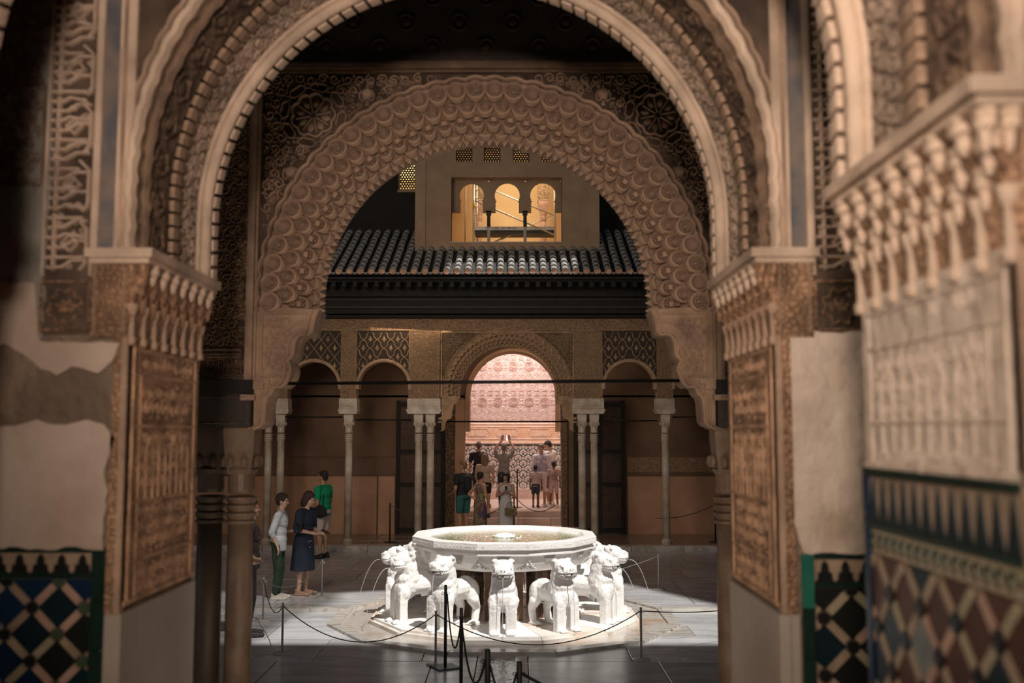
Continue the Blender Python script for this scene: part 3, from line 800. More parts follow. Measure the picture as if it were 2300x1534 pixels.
patch([(1748, 756), (1800, 750), (1936, 752), (1950, 800), (1944, 860), (1952, 930), (1960, 1010), (1972, 1120), (2000, 1180), (2010, 1236), (1790, 1236), (1775, 1180), (1752, 1160)], .014, plaster_pale, 'plaster_patch', 4, .005)
# rough panel over the left plaster, its top-left shade put into the dark brown
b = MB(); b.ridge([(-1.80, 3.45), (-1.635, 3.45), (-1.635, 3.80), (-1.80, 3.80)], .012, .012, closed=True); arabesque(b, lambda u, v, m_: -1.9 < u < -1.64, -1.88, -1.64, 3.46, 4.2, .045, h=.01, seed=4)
b.v = [(p[0], p[1], p[2] + .010) for p in b.v]; b.remap(ffB).build('shaded_carving', shade_stucco, wb)
palL = dict(border=green_glaze, node=[black_glaze, node_green], band=[olive_glaze, rose_glaze, cream_glaze, olive_glaze], fill=[teal_dark, blue_glaze, black_glaze, teal_dark])
palR = dict(border=black_glaze, node=[black_glaze, blue_glaze, black_glaze, teal_dark], band=[cream_glaze, rose_glaze, cream_glaze, olive_glaze], fill=[black_glaze, brown_glaze, teal_dark, black_glaze, brown_glaze])
uL = q(94.6, 1352)
tile_dado(wb, ffB, -1.90, -1.365, 2.218, 5, .174, palL, uL[0], uL[1], border=(0, .049), zbot=1.72, seed=2)
uR = q(1894.6, 1433.7)
tile_dado(wb, ffB, .988, 1.262, 2.198, 5, .186, palR, uR[0], uR[1], border=(0, 0), zbot=1.72, seed=3, mpitch=.0685, mh=.072)
for k, (za, zb_, m) in enumerate(((2.02, 2.195, teal_glaze), (1.86, 2.018, green_glaze), (1.70, 1.858, green_glaze))):
    MB().prism([(.945, za), (.984, za), (.984, zb_), (.945, zb_)], 0, .016, ffB).build('corner_tile', m, wb)

# ------------------------------------------------------------------ nearer doorway, only its right jamb and a sliver of its left in view
wa = big_arch('wall_foreground', 1.735, 2.50, 41, near=True)
palN = dict(border=blue_glaze, node=[black_glaze, black_glaze, teal_dark], band=[cream_glaze, rose_glaze, olive_glaze, cream_glaze], fill=[brown_glaze, teal_dark, greyblue_glaze, brown_glaze, black_glaze, brown_glaze])
fjA = lambda u, v, n: (AX + 1.10 - .006 - n, 2.5 - u, v)
tile_dado(wa, fjA, 0.0, 0.765, 2.512, 5, .174, palN, .15, 2.225, merlon='flame', border=(.03, 0), zbot=1.6, floral=True, mpitch=.062, seed=8, mh=.105)

wa.scale = (1.05, 1, 1); wa.location = (-.044, 0, 0)

# hall shell around the camera
def shell(name, *b):
    o = MB().box(*b).build(name, mat('hall_plaster', (0.36, 0.26, 0.19), 0.9, var=.2, vscale=2)); tag(o, kind='structure'); return o
shell('wall_left', -4.4, -4.2, -5, 4.1, .5, 6.2)
shell('wall_right', 3.8, 4.0, -5, 4.1, .5, 6.2)
shell('wall_behind', -4.4, 4.0, -5.2, -5, .5, 6.2)
shell('ceiling', -4.4, 4.0, -5.2, 4.1, 6.2, 6.35)
hf = MB().box(-4.4, 4.0, -5.2, 4.3, .35, .5).build('floor_hall', marble_jamb); tag(hf, kind='structure')
# ------------------------------------------------------------------ muqarnas arches (near and far arcade share their pieces)
def cell_mesh(w, h, depth, motif=0):
    """round scalloped shell: thick rounded rim round a hollow that falls back into the wall (+y)"""
    b = MB(); nt = 16; vs_ = []; fs = []; R = w / 2; k_ = h / w
    prof = ((1.06, .045), (1.05, -.004), (.96, -.022), (.84, -.016), (.72, .008), (.42, depth * .8), (.0, depth))
    nr = len(prof)
    for i in range(nt):
        a = 2 * pi * i / nt
        for (rr, dy) in prof: vs_.append((R * rr * cos(a), dy + (.012 * sin(a) if rr > .7 else 0), R * k_ * rr * sin(a)))
    for i in range(nt):
        i2 = (i + 1) % nt
        for j in range(nr - 1):
            fs.append((i * nr + j, i * nr + j + 1, i2 * nr + j + 1, i2 * nr + j))
    b.add(vs_, fs)
    if motif == 1:
        b.tube([(R * .46 * cos(t * pi / 4), depth * .45, R * .46 * sin(t * pi / 4)) for t in range(9)], .005, n=4)
        b.ell((0, depth * .5, 0), (R * .24, .014, R * .24), nu=6, nv=4)
        for t in range(8): b.ell((R * .66 * cos(t * pi / 4), depth * .25, R * k_ * .66 * sin(t * pi / 4)), (.008, .007, .008), nu=5, nv=4)
    elif motif == 2:
        for rr in (.66, .42): b.tube([(R * rr * cos(t * pi / 6), depth * (.9 - rr), R * k_ * rr * sin(t * pi / 6)) for t in range(0, 13)], .005, n=4)
    return b
def box_cell(w, h, depth):
    """lower tier: bracket-like block with hollow face"""
    b = MB(); b.add([(-w / 2, 0, -h / 2), (w / 2, 0, -h / 2), (w / 2, depth, -h / 2), (-w / 2, depth, -h / 2),
                     (-w / 2, -.01, h / 2), (w / 2, -.01, h / 2), (w / 2, depth, h / 2), (-w / 2, depth, h / 2),
                     (-w / 3, -.012, -h * .2), (w / 3, -.012, -h * .2), (w / 3, -.03, h * .32), (-w / 3, -.03, h * .32), (0, .012, 0)],
                    [(0, 3, 2, 1), (4, 5, 6, 7), (1, 2, 6, 5), (2, 3, 7, 6), (3, 0, 4, 7), (0, 1, 9, 8), (1, 5, 10, 9), (5, 4, 11, 10), (4, 0, 8, 11), (8, 9, 12), (9, 10, 12), (10, 11, 12), (11, 8, 12)])
    return b
protoC = {}
def muqarnas(root, y, m, cx, cells=36, near=True):
    zs = 3.37; cz = 3.45
    L = lambda r: 2 * (cz - zs) + pi * r
    # conical backing and inner lip
    arch_sweep(MB(), [(y + .015, 1.445), (y + .05, 1.37), (y + .10, 1.28), (y + .15, 1.19), (y + .19, 1.125), (y + .30, 1.105), (y + .30, 1.46)], cz, zs, cx, n=80).build('arch_backing', m, root)
    arch_sweep(MB(), [(y - .022, 1.448), (y - .03, 1.458), (y - .012, 1.47), (y + .01, 1.46), (y + .01, 1.44)], cz, zs, cx, n=cells * 8, wob=.016, wn_=cells).build('scalloped_fillet', m, root)
    tiers = [('muqarnas_niche', 1.382, .0, .135, .04, 0, .05), ('muqarnas_niche', 1.382, .0, .135, .04, 1, .05),
             ('muqarnas_niche', 1.290, .045, .140, .035, 2, .10), ('muqarnas_bracket', 1.235, .085, .075, .05, 3, .05), ('muqarnas_niche', 1.190, .10, .10, .03, 1, .14), ('muqarnas_niche', 1.135, .155, .075, .022, 0, .16)]
    for t, (nm, r, dy, h, dep, kind, tl) in enumerate(tiers):
        w = L(r) / cells * {0: 1.0, 1: 1.0, 2: .98, 3: .30}[kind] * (.86 if t >= 4 else 1)
        key = (t, near)
        if key not in protoC:
            b = box_cell(w, h, dep) if kind == 3 else cell_mesh(w, h, dep, kind)
            protoC[key] = b
        o = protoC[key].build(nm, m, None, smooth=(t != 3))
        step = {0: (0, 2), 1: (1, 2), 2: (.5, 1), 3: (0, 1), 4: (.5, 1), 5: (0, 1)}[t]
        cnt = cells if step[1] == 1 else cells // 2
        off = {0: -.25, 1: .25, 2: .5, 3: 0, 4: 0, 5: .5}[t]
        first = True
        for i in range(cnt):
            s = (i + .5 + off) / cnt
            if s > .995: continue
            (x_, z_), nn = arch_pt(s, r - .0, cz, zs, cx)
            out = V((-nn[0], 0, -nn[1])); tv = V((0, 1, 0)).cross(out)
            M = Matrix((tv, V((0, 1, 0)), out)).transposed().to_4x4(); M.translation = V((x_, y + dy - .01, z_)); M = M @ Matrix.Rotation(-tl * 2, 4, 'X')
            if first: o.parent = root; o.matrix_local = M; first = False
            else: copy_obj(o, root, M)
    # inner soffit band and the row of points that fringes the opening
    arch_sweep(MB(), [(y + .175, 1.135), (y + .18, 1.10), (y + .30, 1.085), (y + .30, 1.12)], cz, zs, cx, n=90).build('soffit_band', m, root)
    tooth = MB().add([(-.026, 0, .012), (.026, 0, .012), (.026, .05, .012), (-.026, .05, .012), (0, .0, -.040), (0, .05, -.030)], [(0, 3, 2, 1), (0, 1, 4), (1, 2, 5, 4), (2, 3, 5), (3, 0, 4, 5)])
    o = tooth.build('fringe_point', m)
    place_along(root, 'fringe_point', o, 70, 1.094, cz, zs, cx, y + .175)

BR = [(-1.274, 3.384), (-1.300, 3.312), (-1.313, 3.216), (-1.394, 3.225), (-1.424, 3.163), (-1.425, 3.088), (-1.462, 3.054), (-1.446, 3.031), (-1.44, 2.974), (-1.484, 2.883), (-1.549, 2.889), (-1.563, 2.841), (-1.596, 2.818), (-1.602, 2.713), (-1.607, 2.648), (-1.671, 2.617)]
def smooth_poly(P, it=2):
    for _ in range(it):
        Q = [P[0]]
        for i in range(len(P) - 1):
            a, b = P[i], P[i + 1]
            Q += [(a[0] * .75 + b[0] * .25, a[1] * .75 + b[1] * .25), (a[0] * .25 + b[0] * .75, a[1] * .25 + b[1] * .75)]
        P = Q + [P[-1]]
    return P
def bracket(root, y, cx, sg, m, depth=.28):
    base = smooth_poly([(p[0] + .205, p[1]) for p in BR], 1)        # relative to the axis, left side
    P = [(cx - sg * p[0] * -1 if False else cx + sg * -p[0] * -1, p[1]) for p in base]
    P = [(cx + (p[0] if sg < 0 else -p[0]), p[1]) for p in base]
    xo = cx + (-1.47 if sg < 0 else 1.47)
    poly = P + [(xo, 2.617), (xo, 3.40)]
    if sg > 0: poly = poly[::-1]
    o = MB().prism(poly, -depth, .0, frame_xy(y)).build('bracket', m, root); fix_normals(o)
    b = MB()
    for off, w, h in ((.0, .02, .022), (.035, .014, .014)):
        b.ridge([(p[0] + (-off if sg < 0 else off), p[1]) for p in P], w, h)
    # inner curved moulding of the bracket and its carved ground
    q0 = [(cx + sg * (1.10 + .30 * (1 - cos(t * pi / 16))), 3.31 - .34 * (1 - (1 - sin(t * pi / 16)) ** 1) * 1.0) for t in range(9)]
    b.ridge([(cx + sg * (1.12 + .27 * sin(t * pi / 18)), 3.30 - .30 * (1 - cos(t * pi / 18))) for t in range(10)], .012, .012)
    b.ridge([(cx + sg * 1.14, 3.355), (cx + sg * 1.425, 3.355), (cx + sg * 1.425, 2.95), (cx + sg * 1.30, 2.95)], .014, .016)
    arabesque(b, lambda u, v, m_: 1.24 < abs(u - cx) < 1.41 and 2.98 < v < 3.33, cx - 1.45 if sg < 0 else cx + 1.2, cx - 1.2 if sg < 0 else cx + 1.45, 3.0, 3.33, .045, h=.007, seed=5)
    b.remap(frame_xy(y)).build('bracket_moulding', m, root)
    # blocks at the foot of the bracket
    for (a, z_, w, h, ex) in ((1.47, 2.87, .13, .05, .03), (1.50, 2.80, .09, .035, .045), (1.43, 2.905, .12, .03, .025)):
        xa, xb = sorted((cx + sg * (a - w / 2), cx + sg * (a + w / 2)))
        MB().box(xa, xb, y - ex, y + .2, z_, z_ + h).build('bracket_block', m, root)

# ------------------------------------------------------------------ near arcade (y 6.35)
YC = 6.35; AC = -0.205
wc = arch_plate(MB(), AC - 1.46, AC + 1.46, 3.37, 4.95, AC, 3.45, 1.445, YC + .012, YC + .32).build('wall_near_arcade', shade_ground)
tag(wc, kind='structure')
muqarnas(wc, YC, stucco, AC)
for sg in (-1, 1): bracket(wc, YC, AC, sg, stucco)
ffC = frame_xy(YC)
ros = [(-1.33, 4.665), (0.925, 4.665)]
pal_ = [(-1.47, 4.28), (-.98, 4.80), (1.06, 4.28), (.57, 4.80)]
def inC(u, v, m_):
    if not (AC - 1.44 < u - m_ * .5 and u + m_ * .5 < AC + 1.44 and 3.5 < v and v + m_ * .5 < 4.93): return False
    if v > 3.45 and hypot(u - AC, v - 3.45) < 1.47 + m_ * .9: return False
    if any(hypot(u - a, v - b_) < .215 + m_ * .5 for a, b_ in ros): return False
    return all(hypot(u - a, v - b_) > .07 + m_ * .6 for a, b_ in pal_)
b = MB(); arabesque(b, inC, AC - 1.45, AC + 1.45, 3.5, 4.95, .078, h=.022, w=.0105, seed=77)
arabesque(b, inC, AC - 1.42, AC + 1.45, 3.53, 4.95, .05, h=.010, w=.006, seed=78)
b.v = [(p[0], p[1], p[2] - .012) for p in b.v]; o = b.remap(ffC).build('spandrel_scrolls', stucco, wc); tag(o, kind='stuff')
for (a, c_) in ros:
    b = MB()
    P = [(a + (.122 + .022 * abs(cos(4 * t * pi / 64 + 0))) * cos(t * pi / 32), c_ + (.122 + .022 * abs(cos(4 * t * pi / 64 * 2))) * sin(t * pi / 32)) for t in range(64)]
    P = [(a + (.128 + .020 * abs(cos(4.5 * th))) * cos(th), c_ + (.128 + .020 * abs(cos(4.5 * th))) * sin(th)) for th in [t * 2 * pi / 72 for t in range(72)]]
    b.ridge(P, .016, .028, closed=True)
    for t in range(8):
        an = t * pi / 4 + .2
        b.ridge([(a + .02 * cos(an), c_ + .02 * sin(an)), (a + .115 * cos(an), c_ + .115 * sin(an))], .012, .012)
        b.leaf(a + .05 * cos(an + .39), c_ + .05 * sin(an + .39), .065, .045, an + .39, .016)
        # eight long hexagons round the rosette, tied by small stars
        R0 = .188; th = an + .39; ct, st = cos(th), sin(th)
        hexa = [(-.060, 0), (-.038, .026), (.038, .026), (.060, 0), (.038, -.026), (-.038, -.026)]
        b.ridge([(a + R0 * ct - p[0] * st + p[1] * ct, c_ + R0 * st + p[0] * ct + p[1] * st) for p in hexa], .009, .026, closed=True)
        th = an; R1 = .200
        b.ridge([(a + R1 * cos(th) + (.026 if k % 2 else .012) * cos(k * pi / 4), c_ + R1 * sin(th) + (.026 if k % 2 else .012) * sin(k * pi / 4)) for k in range(8)], .006, .024, closed=True)
    b.v = [(p[0], p[1], p[2] - .012) for p in b.v]; b.remap(ffC).build('rosette', stucco, wc)
for (a, c_) in pal_:
    b = MB(); b.dome(a, c_ + .01, .040, .026, n=10); b.leaf(a, c_ + .035, .05, .02, pi / 2, .03)
    for s in (-1, 1):
        b.ridge([(a + s * x_, c_ + z_) for x_, z_ in ((.035, .03), (.048, .0), (.045, -.03), (.03, -.045), (.018, -.035), (.02, -.02))], .010, .024)
        b.leaf(a + s * .012, c_ - .03, .05, .022, -pi / 2 - s * .5, .02)
    b.v = [(p[0], p[1], p[2] - .010) for p in b.v]; b.remap(ffC).build('palmette', stucco, wc)
# frame mouldings beside and above the arch
for sg in (-1, 1):
    for (o0, w_, h_) in ((1.462, .016, .02), (1.482, .03, .034), (1.516, .016, .018)):
        xa, xb = sorted((AC + sg * o0, AC + sg * (o0 + w_)))
        MB().prism([(xa, 2.9), (xb, 2.9), (xb, 4.96), (xa, 4.96)], -.02, h_, ffC).build('frame_moulding', stucco, wc)
for (z0, z1, h_) in ((4.945, 4.962, .02), (4.965, 5.0, .045), (5.003, 5.02, .03)):
    MB().prism([(-3.5, z0), (3.2, z0), (3.2, z1), (-3.5, z1)], -.02, h_, ffC).build('cornice_moulding', mat('frieze_wood', (0.17, 0.105, 0.065), 0.7, var=.2, vscale=8), wc)
fz = MB().box(-3.6, 3.3, YC, YC + .3, 5.02, 5.62).build('wood_frieze', mat('painted_frieze_wood', (0.05, 0.036, 0.026), 0.8, col2=(0.07, 0.05, 0.035), vscale=9, bump=.3), wc)
b = MB()
for i in range(17):
    for j in range(3):
        u = -3.0 + i * .35 + (.175 if j % 2 else 0); v = 5.12 + j * .17
        b.ridge([(u + .055 * cos(t * pi / 6), v + .055 * sin(t * pi / 6)) for t in range(12)], .012, .012, closed=True); b.dome(u, v, .03, .014)
b.remap(ffC).build('frieze_discs', mat('frieze_disc_wood', (0.075, 0.045, 0.028), 0.8), wc)
# carved wall left and right of the frame, standing over the dark impost beam
for sg, xe in ((-1, -3.6), (1, 3.3)):
    xa, xb = sorted((AC + sg * 1.535, xe))
    MB().box(xa, xb, YC + .01, YC + .3, 2.93, 4.95).build('side_panel', fine_dark, wc)
    b = MB()
    xi = AC + sg * 1.56; L_, R_ = sorted((xi, xi + sg * .40))
    arabesque(b, lambda u, v, m_: L_ < u < R_ and 3.14 < v < 4.9, L_ + .02, R_ - .02, 3.17, 4.9, .062, h=.012, seed=9 + sg)
    for z_ in (2.945, 3.095, 3.125): b.ridge([(L_ - .02, z_), (R_, z_)], .012, .014)
    b.ridge([(L_, 2.96), (R_, 2.96), (R_, 3.08), (L_, 3.08)], .01, .01, closed=True)
    r_ = random.Random(3)
    for i in range(22):
        u = L_ + .02 + i * .017
        if u < R_ - .02: b.ridge([(u, 2.975), (u, 2.99 + r_.uniform(.02, .075))], .006, .01); 
    b.ridge([(L_ + .01, 2.985), (R_ - .01, 2.985)], .007, .01)
    b.v = [(p[0], p[1], p[2] - .01) for p in b.v]; b.remap(ffC).build('side_panel_carving', tooth_m, wc)
    xa, xb = sorted((AC + sg * 1.47, AC + sg * 1.93))
    MB().box(xa, xb, YC - .06, YC + .34, 2.84, 2.93).build('impost_beam', dark_wood, wc)
    MB().box(xa + .01, xb - .01, YC - .04, YC + .32, 2.63, 2.84).build('impost_block', mat('dark_stone', (0.045, 0.034, 0.026), 0.7, bump=.2), wc)
    MB().ridge([(xa + .03, 2.655), (xb - .03, 2.655), (xb - .03, 2.82), (xa + .03, 2.82)], .006, .006, closed=True).remap(lambda u, v, n: (u, YC - .04 - n, v)).build('impost_frame', fine_dark, wc)
# gallery ceiling
o = MB().box(-4.4, 4.2, 4.1, 7.3, 5.62, 5.8).build('ceiling_gallery', dark_wood); tag(o, kind='structure')
# tall hall tower rising above (out of frame); its roof edge bounds the sunlight in the court
o = MB().box(-11, 12, -5.2, 6.7, 6.4, 10.9).build('wall_tower', dark_wall); tag(o, kind='structure')

def column(name, x, y, z0, z1, r, m, label, caps=True, cap_w=.24):
    t = tag(empty(name, (x, y, z0)), label, 'column')
    H = z1 - z0
    sh = MB().lathe([(r * 1.0, .13), (r * 1.0, H * .55), (r * .93, H - .62)], n=20)
    sh.build('shaft', m, t, smooth=True)
    MB().lathe([(r * 1.35, 0), (r * 1.35, .04), (r * 1.45, .06), (r * 1.3, .085), (r * 1.08, .10), (r * 1.12, .13)], n=20).build('base', m, t, smooth=False)
    b = MB()
    z_ = H - .62
    prof = [(r * .95, z_)]
    for k in range(4): prof += [(r * 1.16, z_ + .01 + k * .05), (r * 1.16, z_ + .022 + k * .05), (r * .95, z_ + .03 + k * .05)]
    b.lathe(prof, n=20); b.build('neck_rings', m, t)
    b = MB().lathe([(r * .95, H - .42), (r * 1.02, H - .40), (r * .98, H - .30), (r * 1.25, H - .27)], n=16)
    b.lathe([(r * 1.25, H - .30), (cap_w * .56, H - .25), (cap_w * .62, H - .20), (cap_w * .70, H - .05), (cap_w * .70, H)], n=4, a0=pi / 4)
    for k in range(8):
        a = k * pi / 4 + pi / 8
        b.ell((r * 1.35 * cos(a), r * 1.35 * sin(a), H - .22), (.024, .024, .04), nu=6, nv=5)
    b.build('capital', m, t)
    return t
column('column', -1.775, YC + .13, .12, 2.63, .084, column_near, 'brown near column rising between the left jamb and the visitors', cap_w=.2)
column('column', -1.995, YC + .2, .12, 2.63, .084, mat('shaded_column_stone', (0.10, 0.075, 0.055), .5), 'dark near column half hidden by the left jamb', cap_w=.2)  # darker stone colour carries the shade on the half-hidden column
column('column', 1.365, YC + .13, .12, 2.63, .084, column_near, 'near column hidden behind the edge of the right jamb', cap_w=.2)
nf = MB().box(-6, 6, 4.3, 6.9, -.3, .12).build('trim_2', slab_worn); tag(nf, kind='structure')

def rod(y, x0, x1, z0, z1, r, label, m=iron):
    t = MB().tube([(x0, y, z0), ((x0 + x1) / 2, y, (z0 + z1) / 2 - .0), (x1, y, z1)], r, n=8).build('tie_rod', m, smooth=True)
    return tag(t, label, 'rod')
rod(YC + .06, -1.52, 1.24, 2.91, 2.93, .011, 'thick black iron tie rod across the near scalloped arch')

# ------------------------------------------------------------------ far arcade (y 22.25)
YD = 22.25; AD = -0.20; ffD = frame_xy(YD)
wd = arch_plate(MB(), AD - 1.51, AD + 1.51, 3.37, 4.86, AD, 3.45, 1.445, YD + .012, YD + .32).build('wall_far_arcade', fine_dark)
tag(wd, kind='structure')
muqarnas(wd, YD, mat('far_muqarnas_stucco', (0.44, 0.295, 0.18), 0.85, var=.2, vscale=5), AD, near=False)
far_st = MATS['far_muqarnas_stucco']
for sg in (-1, 1): bracket(wd, YD, AD, sg, far_st)
b = MB(); arabesque(b, lambda u, v, m_: AD - 1.45 < u < AD + 1.45 and 3.9 < v < 4.8 and hypot(u - AD, v - 3.45) > 1.52, AD - 1.45, AD + 1.45, 3.5, 4.82, .062, h=.014, w=.011, seed=90)
b.ridge([(AD - 1.475, 3.37), (AD - 1.475, 4.83), (AD + 1.475, 4.83), (AD + 1.475, 3.37)], .05, .03)
b.remap(ffD).build('spandrel_scrolls', far_st, wd)
sm_arches = [(-2.975, .56), (-4.545, .56), (2.535, .56), (4.10, .56)]
SCZ = 3.607
def sebka(cx, seed, simple=False):
    b = MB(); w = .62; xr = (cx - w, cx + w)
    p = 2 * w / 4.0; hh = .44
    segs = []
    ok = lambda u, v: xr[0] + .01 < u < xr[1] - .01 and v < 4.83 and hypot(u - cx, v - SCZ) > .62 and v > 3.45
    for fam in (1, -1):
        for k in range(-8, 12):
            pts = []
            for i in range(80):
                t = i / 79.0 * 6.0            # in half-cells
                v = 4.86 - t * hh / 2 * .9
                u = cx - w + k * p + fam * t * p / 2
                if not simple: u += fam * .022 * sin(2 * pi * t)
                if ok(u, v): pts.append((u, v))
                else:
                    if len(pts) > 2: b.ridge(pts, .020, .03)
                    pts = []
            if len(pts) > 2: b.ridge(pts, .020, .03)
    # little palmette in every cell
    for j in range(8):
        for i in range(-1, 6):
            u = cx - w + (i + .5 * (j % 2)) * p; v = 4.86 - .16 - j * hh / 2 * .9 + .0
            if ok(u, v) and ok(u, v - .08) and ok(u - .04, v) and ok(u + .04, v):
                b.leaf(u, v - .10, .15, .05, pi / 2, .02); b.leaf(u, v - .06, .07, .025, pi / 2 + .9, .016); b.leaf(u, v - .06, .07, .025, pi / 2 - .9, .016)
    b.v = [(q_[0], q_[1], q_[2] - .02) for q_ in b.v]
    return b
for i, (cx_, r) in enumerate(sm_arches):
    arch_plate(MB(), cx_ - .62, cx_ + .62, SCZ, 4.86, cx_, SCZ, .565, YD + .02, YD + .25).build('lattice_ground', mat('shade_sebka_ground', (0.055, 0.04, 0.028), .9), wd)  # dark ground colour stands in for shade behind the lattice
    sebka(cx_, i, simple=(i in (1,))).remap(ffD).build('sebka_lattice', far_st, wd)
    arch_sweep(MB(), [(YD - .02, .555), (YD - .03, .59), (YD - .01, .625), (YD + .25, .625), (YD + .25, .545)], SCZ, 3.55, cx_, n=30).build('arch_moulding', far_st, wd)
# piers over the columns
piers = [(-2.065, .70, 3.0, 'twin'), (1.60, .66, 3.0, 'twin'), (-3.76, .36, 3.0, 'one'), (3.32, .36, 3.0, 'one'), (-5.42, .6, 3.0, 'twin'), (4.95, .4, 3.0, 'one')]
for (x, w, z, kd) in piers:
    o = MB().box(x - w / 2, x + w / 2, YD, YD + .34, 3.34, 4.86).build('pier', fine, wd)
    b = MB()
    hw = w / 2 - .02
    if kd == 'twin': 
        b.ridge([(x - hw, 3.37), (x + hw, 3.37), (x + hw, 4.84), (x - hw, 4.84)], .016, .012, closed=True)
        b.ridge([(x + .08, 3.37), (x + .08, 4.84)], .014, .012)
        b.ridge([(x - .13, 4.75), (x + .03, 4.45), (x - .13, 4.1), (x - .29, 4.45)], .012, .010, closed=True)
    else: b.ridge([(x - hw, 3.37), (x + hw, 3.37), (x + hw, 4.84), (x - hw, 4.84)], .014, .012, closed=True)
    arabesque(b, lambda u, v, m_: x - hw + .02 < u < x + hw - .02, x - hw, x + hw, 3.42, 4.8, .05, h=.008, w=.006, seed=int(x * 10) + 99)
    b.remap(ffD).build('pier_carving', far_st, wd)
    # pendant ends beside the small arches
    MB().box(x - w / 2 - .02, x + w / 2 + .02, YD - .02, YD + .36, 3.08, 3.34).build('impost', column_m, wd)
    b = MB(); b.ridge([(x - hw, 3.12), (x + hw, 3.12), (x + hw, 3.31), (x - hw, 3.31)], .012, .01, closed=True)
    r_ = random.Random(5); u = x - hw + .03
    while u < x + hw - .02: b.ridge([(u, 3.15), (u, 3.18 + r_.uniform(.02, .1))], .007, .008); u += .022
    b.ridge([(x - hw + .02, 3.17), (x + hw - .02, 3.17)], .007, .008)
    b.v = [(p[0], p[1], p[2] + .02) for p in b.v]; b.remap(ffD).build('impost_lettering', column_m, wd)
    MB().prism([(x - w / 2 - .05, 3.10), (x + w / 2 + .05, 3.10), (x + w / 2 + .01, 3.0), (x - w / 2 - .01, 3.0)], -.38, .04, ffD).build('abacus', column_m, wd)
# lettering frieze under the eaves
MB().box(-8.5, 7.5, YD + .01, YD + .3, 4.86, 5.14).build('frieze', fine, wd)
b = MB(); r_ = random.Random(12); u = -5.9
b.ridge([(-6, 4.875), (5.5, 4.875)], .03, .025); b.ridge([(-6, 5.12), (5.5, 5.12)], .02, .02); b.ridge([(-6, 4.95), (5.5, 4.95)], .01, .012)
while u < 5.4:
    if r_.random() < .78: b.ridge([(u, 4.93), (u, 4.96 + r_.uniform(.03, .13))], .009, .012)
    else: b.spiral(u, 5.02, .03, r_.uniform(0, 6), 1, .008, .012)
    u += .028
b.remap(frame_xy(YD + .01)).build('frieze_lettering', far_st, wd)
MB().box(-8.5, AD - 5.6, YD + .02, YD + .3, 3.0, 4.9).build('side_panel', fine, wd); MB().box(5.1, 7.5, YD + .02, YD + .3, 3.0, 4.9).build('side_panel', fine, wd)
zc = .12
cols = [(-2.19, 'left column of the twin pair left of the bright far doorway'), (-1.925, 'right column of the twin pair left of the bright far doorway'), (1.465, 'left column of the twin pair right of the bright far doorway'), (1.74, 'right column of the twin pair right of the bright far doorway'),
        (-3.755, 'single pale column in the far gallery, beside the visitor in green'), (3.33, 'single pale column standing in the shaded right of the far gallery'), (-5.56, 'leftmost slim column of the far gallery, above the woman in grey'), (-5.28, 'slim far column directly right of the leftmost one'), (4.95, 'far column hidden behind the right jamb')]
for (x, lb) in cols:
    column('column', x, YD + .15, zc, 3.0, .082, column_m if x < 3 else column_m, lb, cap_w=.21)
for (x0, x1, z0, z1, lb) in ((-5.2, -3.9, 2.93, 2.93, 'thin black tie rod over the leftmost bay of the far gallery'), (-3.6, -2.35, 2.87, 2.86, 'thin black tie rod over the bay right of the single left column'),
                             (-1.75, 1.25, 2.83, 2.83, 'thin black tie rod crossing the bright far doorway'), (1.95, 3.15, 2.84, 2.85, 'thin black tie rod right of the bright doorway'), (3.5, 5.0, 2.93, 2.93, 'thin black tie rod over the rightmost far bay')):
    rod(YD + .1, x0, x1, z0, z1, .016, lb)
# eaves: dark timber, rafters, tiles
ev = MB().box(-8.5, 7.5, 21.50, 22.6, 5.86, 5.98); ev.box(-8.5, 7.5, 22.05, 22.6, 5.14, 5.9)
ev.box(-8.5, 7.5, 21.9, 22.3, 5.60, 5.88); ev.box(-8.5, 7.5, 21.36, 21.54, 5.90, 5.99)
tag(ev.build('trim_3', dark_wood), kind='structure'); eave = bpy.data.objects['trim_3']
rf = MB().box(-.045, .045, 21.42, 22.2, 5.74, 5.86).build('rafter', dark_wood, eave)
for i in range(-18, 15):
    if i: copy_obj(rf, eave, Matrix.Translation((i * .234, 0, 0)))
for (z, h) in ((5.35, .03), (5.2, .02), (5.52, .025)):
    MB().box(-6, 6, 22.0, 22.06, z, z + h).build('fascia_moulding', mat('fascia_wood', (0.05, 0.04, 0.032), .7), eave)
roof = MB()
SL = math.atan(.52); ey, ez = 21.36, 6.03
for (xa, xb, ln) in ((-8.5, -2.3, 3.2), (-2.3, 1.85, 1.6), (1.85, 7.5, 3.2)):
    roof.add([(xa, ey, ez - .03), (xb, ey, ez - .03), (xb, ey + ln, ez - .03 + ln * .52), (xa, ey + ln, ez - .03 + ln * .52), (xa, ey, ez - .08), (xb, ey, ez - .08), (xb, ey + ln, ez - .12 + ln * .52), (xa, ey + ln, ez - .12 + ln * .52)],
         [(0, 1, 2, 3), (7, 6, 5, 4), (0, 4, 5, 1), (1, 5, 6, 2), (2, 6, 7, 3), (3, 7, 4, 0)])
roof_o = roof.build('roof', mat('roof_bed', (0.05, 0.045, 0.04), .95)); tag(roof_o, kind='structure')
tm = MB(); nseg = 7; L_ = .36
for j, (yy, r_, dz) in enumerate(((0, .078, .03), (L_, .062, 0))):
    for k in range(nseg + 1):
        a = pi * k / nseg
        tm.v.append((r_ * cos(a), yy, r_ * sin(a) * .9 + dz))
for j, (yy, r_, dz) in enumerate(((0, .064, .03), (L_, .050, 0))):
    for k in range(nseg + 1):
        a = pi * k / nseg
        tm.v.append((r_ * cos(a), yy, r_ * sin(a) * .9 + dz))
n1 = nseg + 1
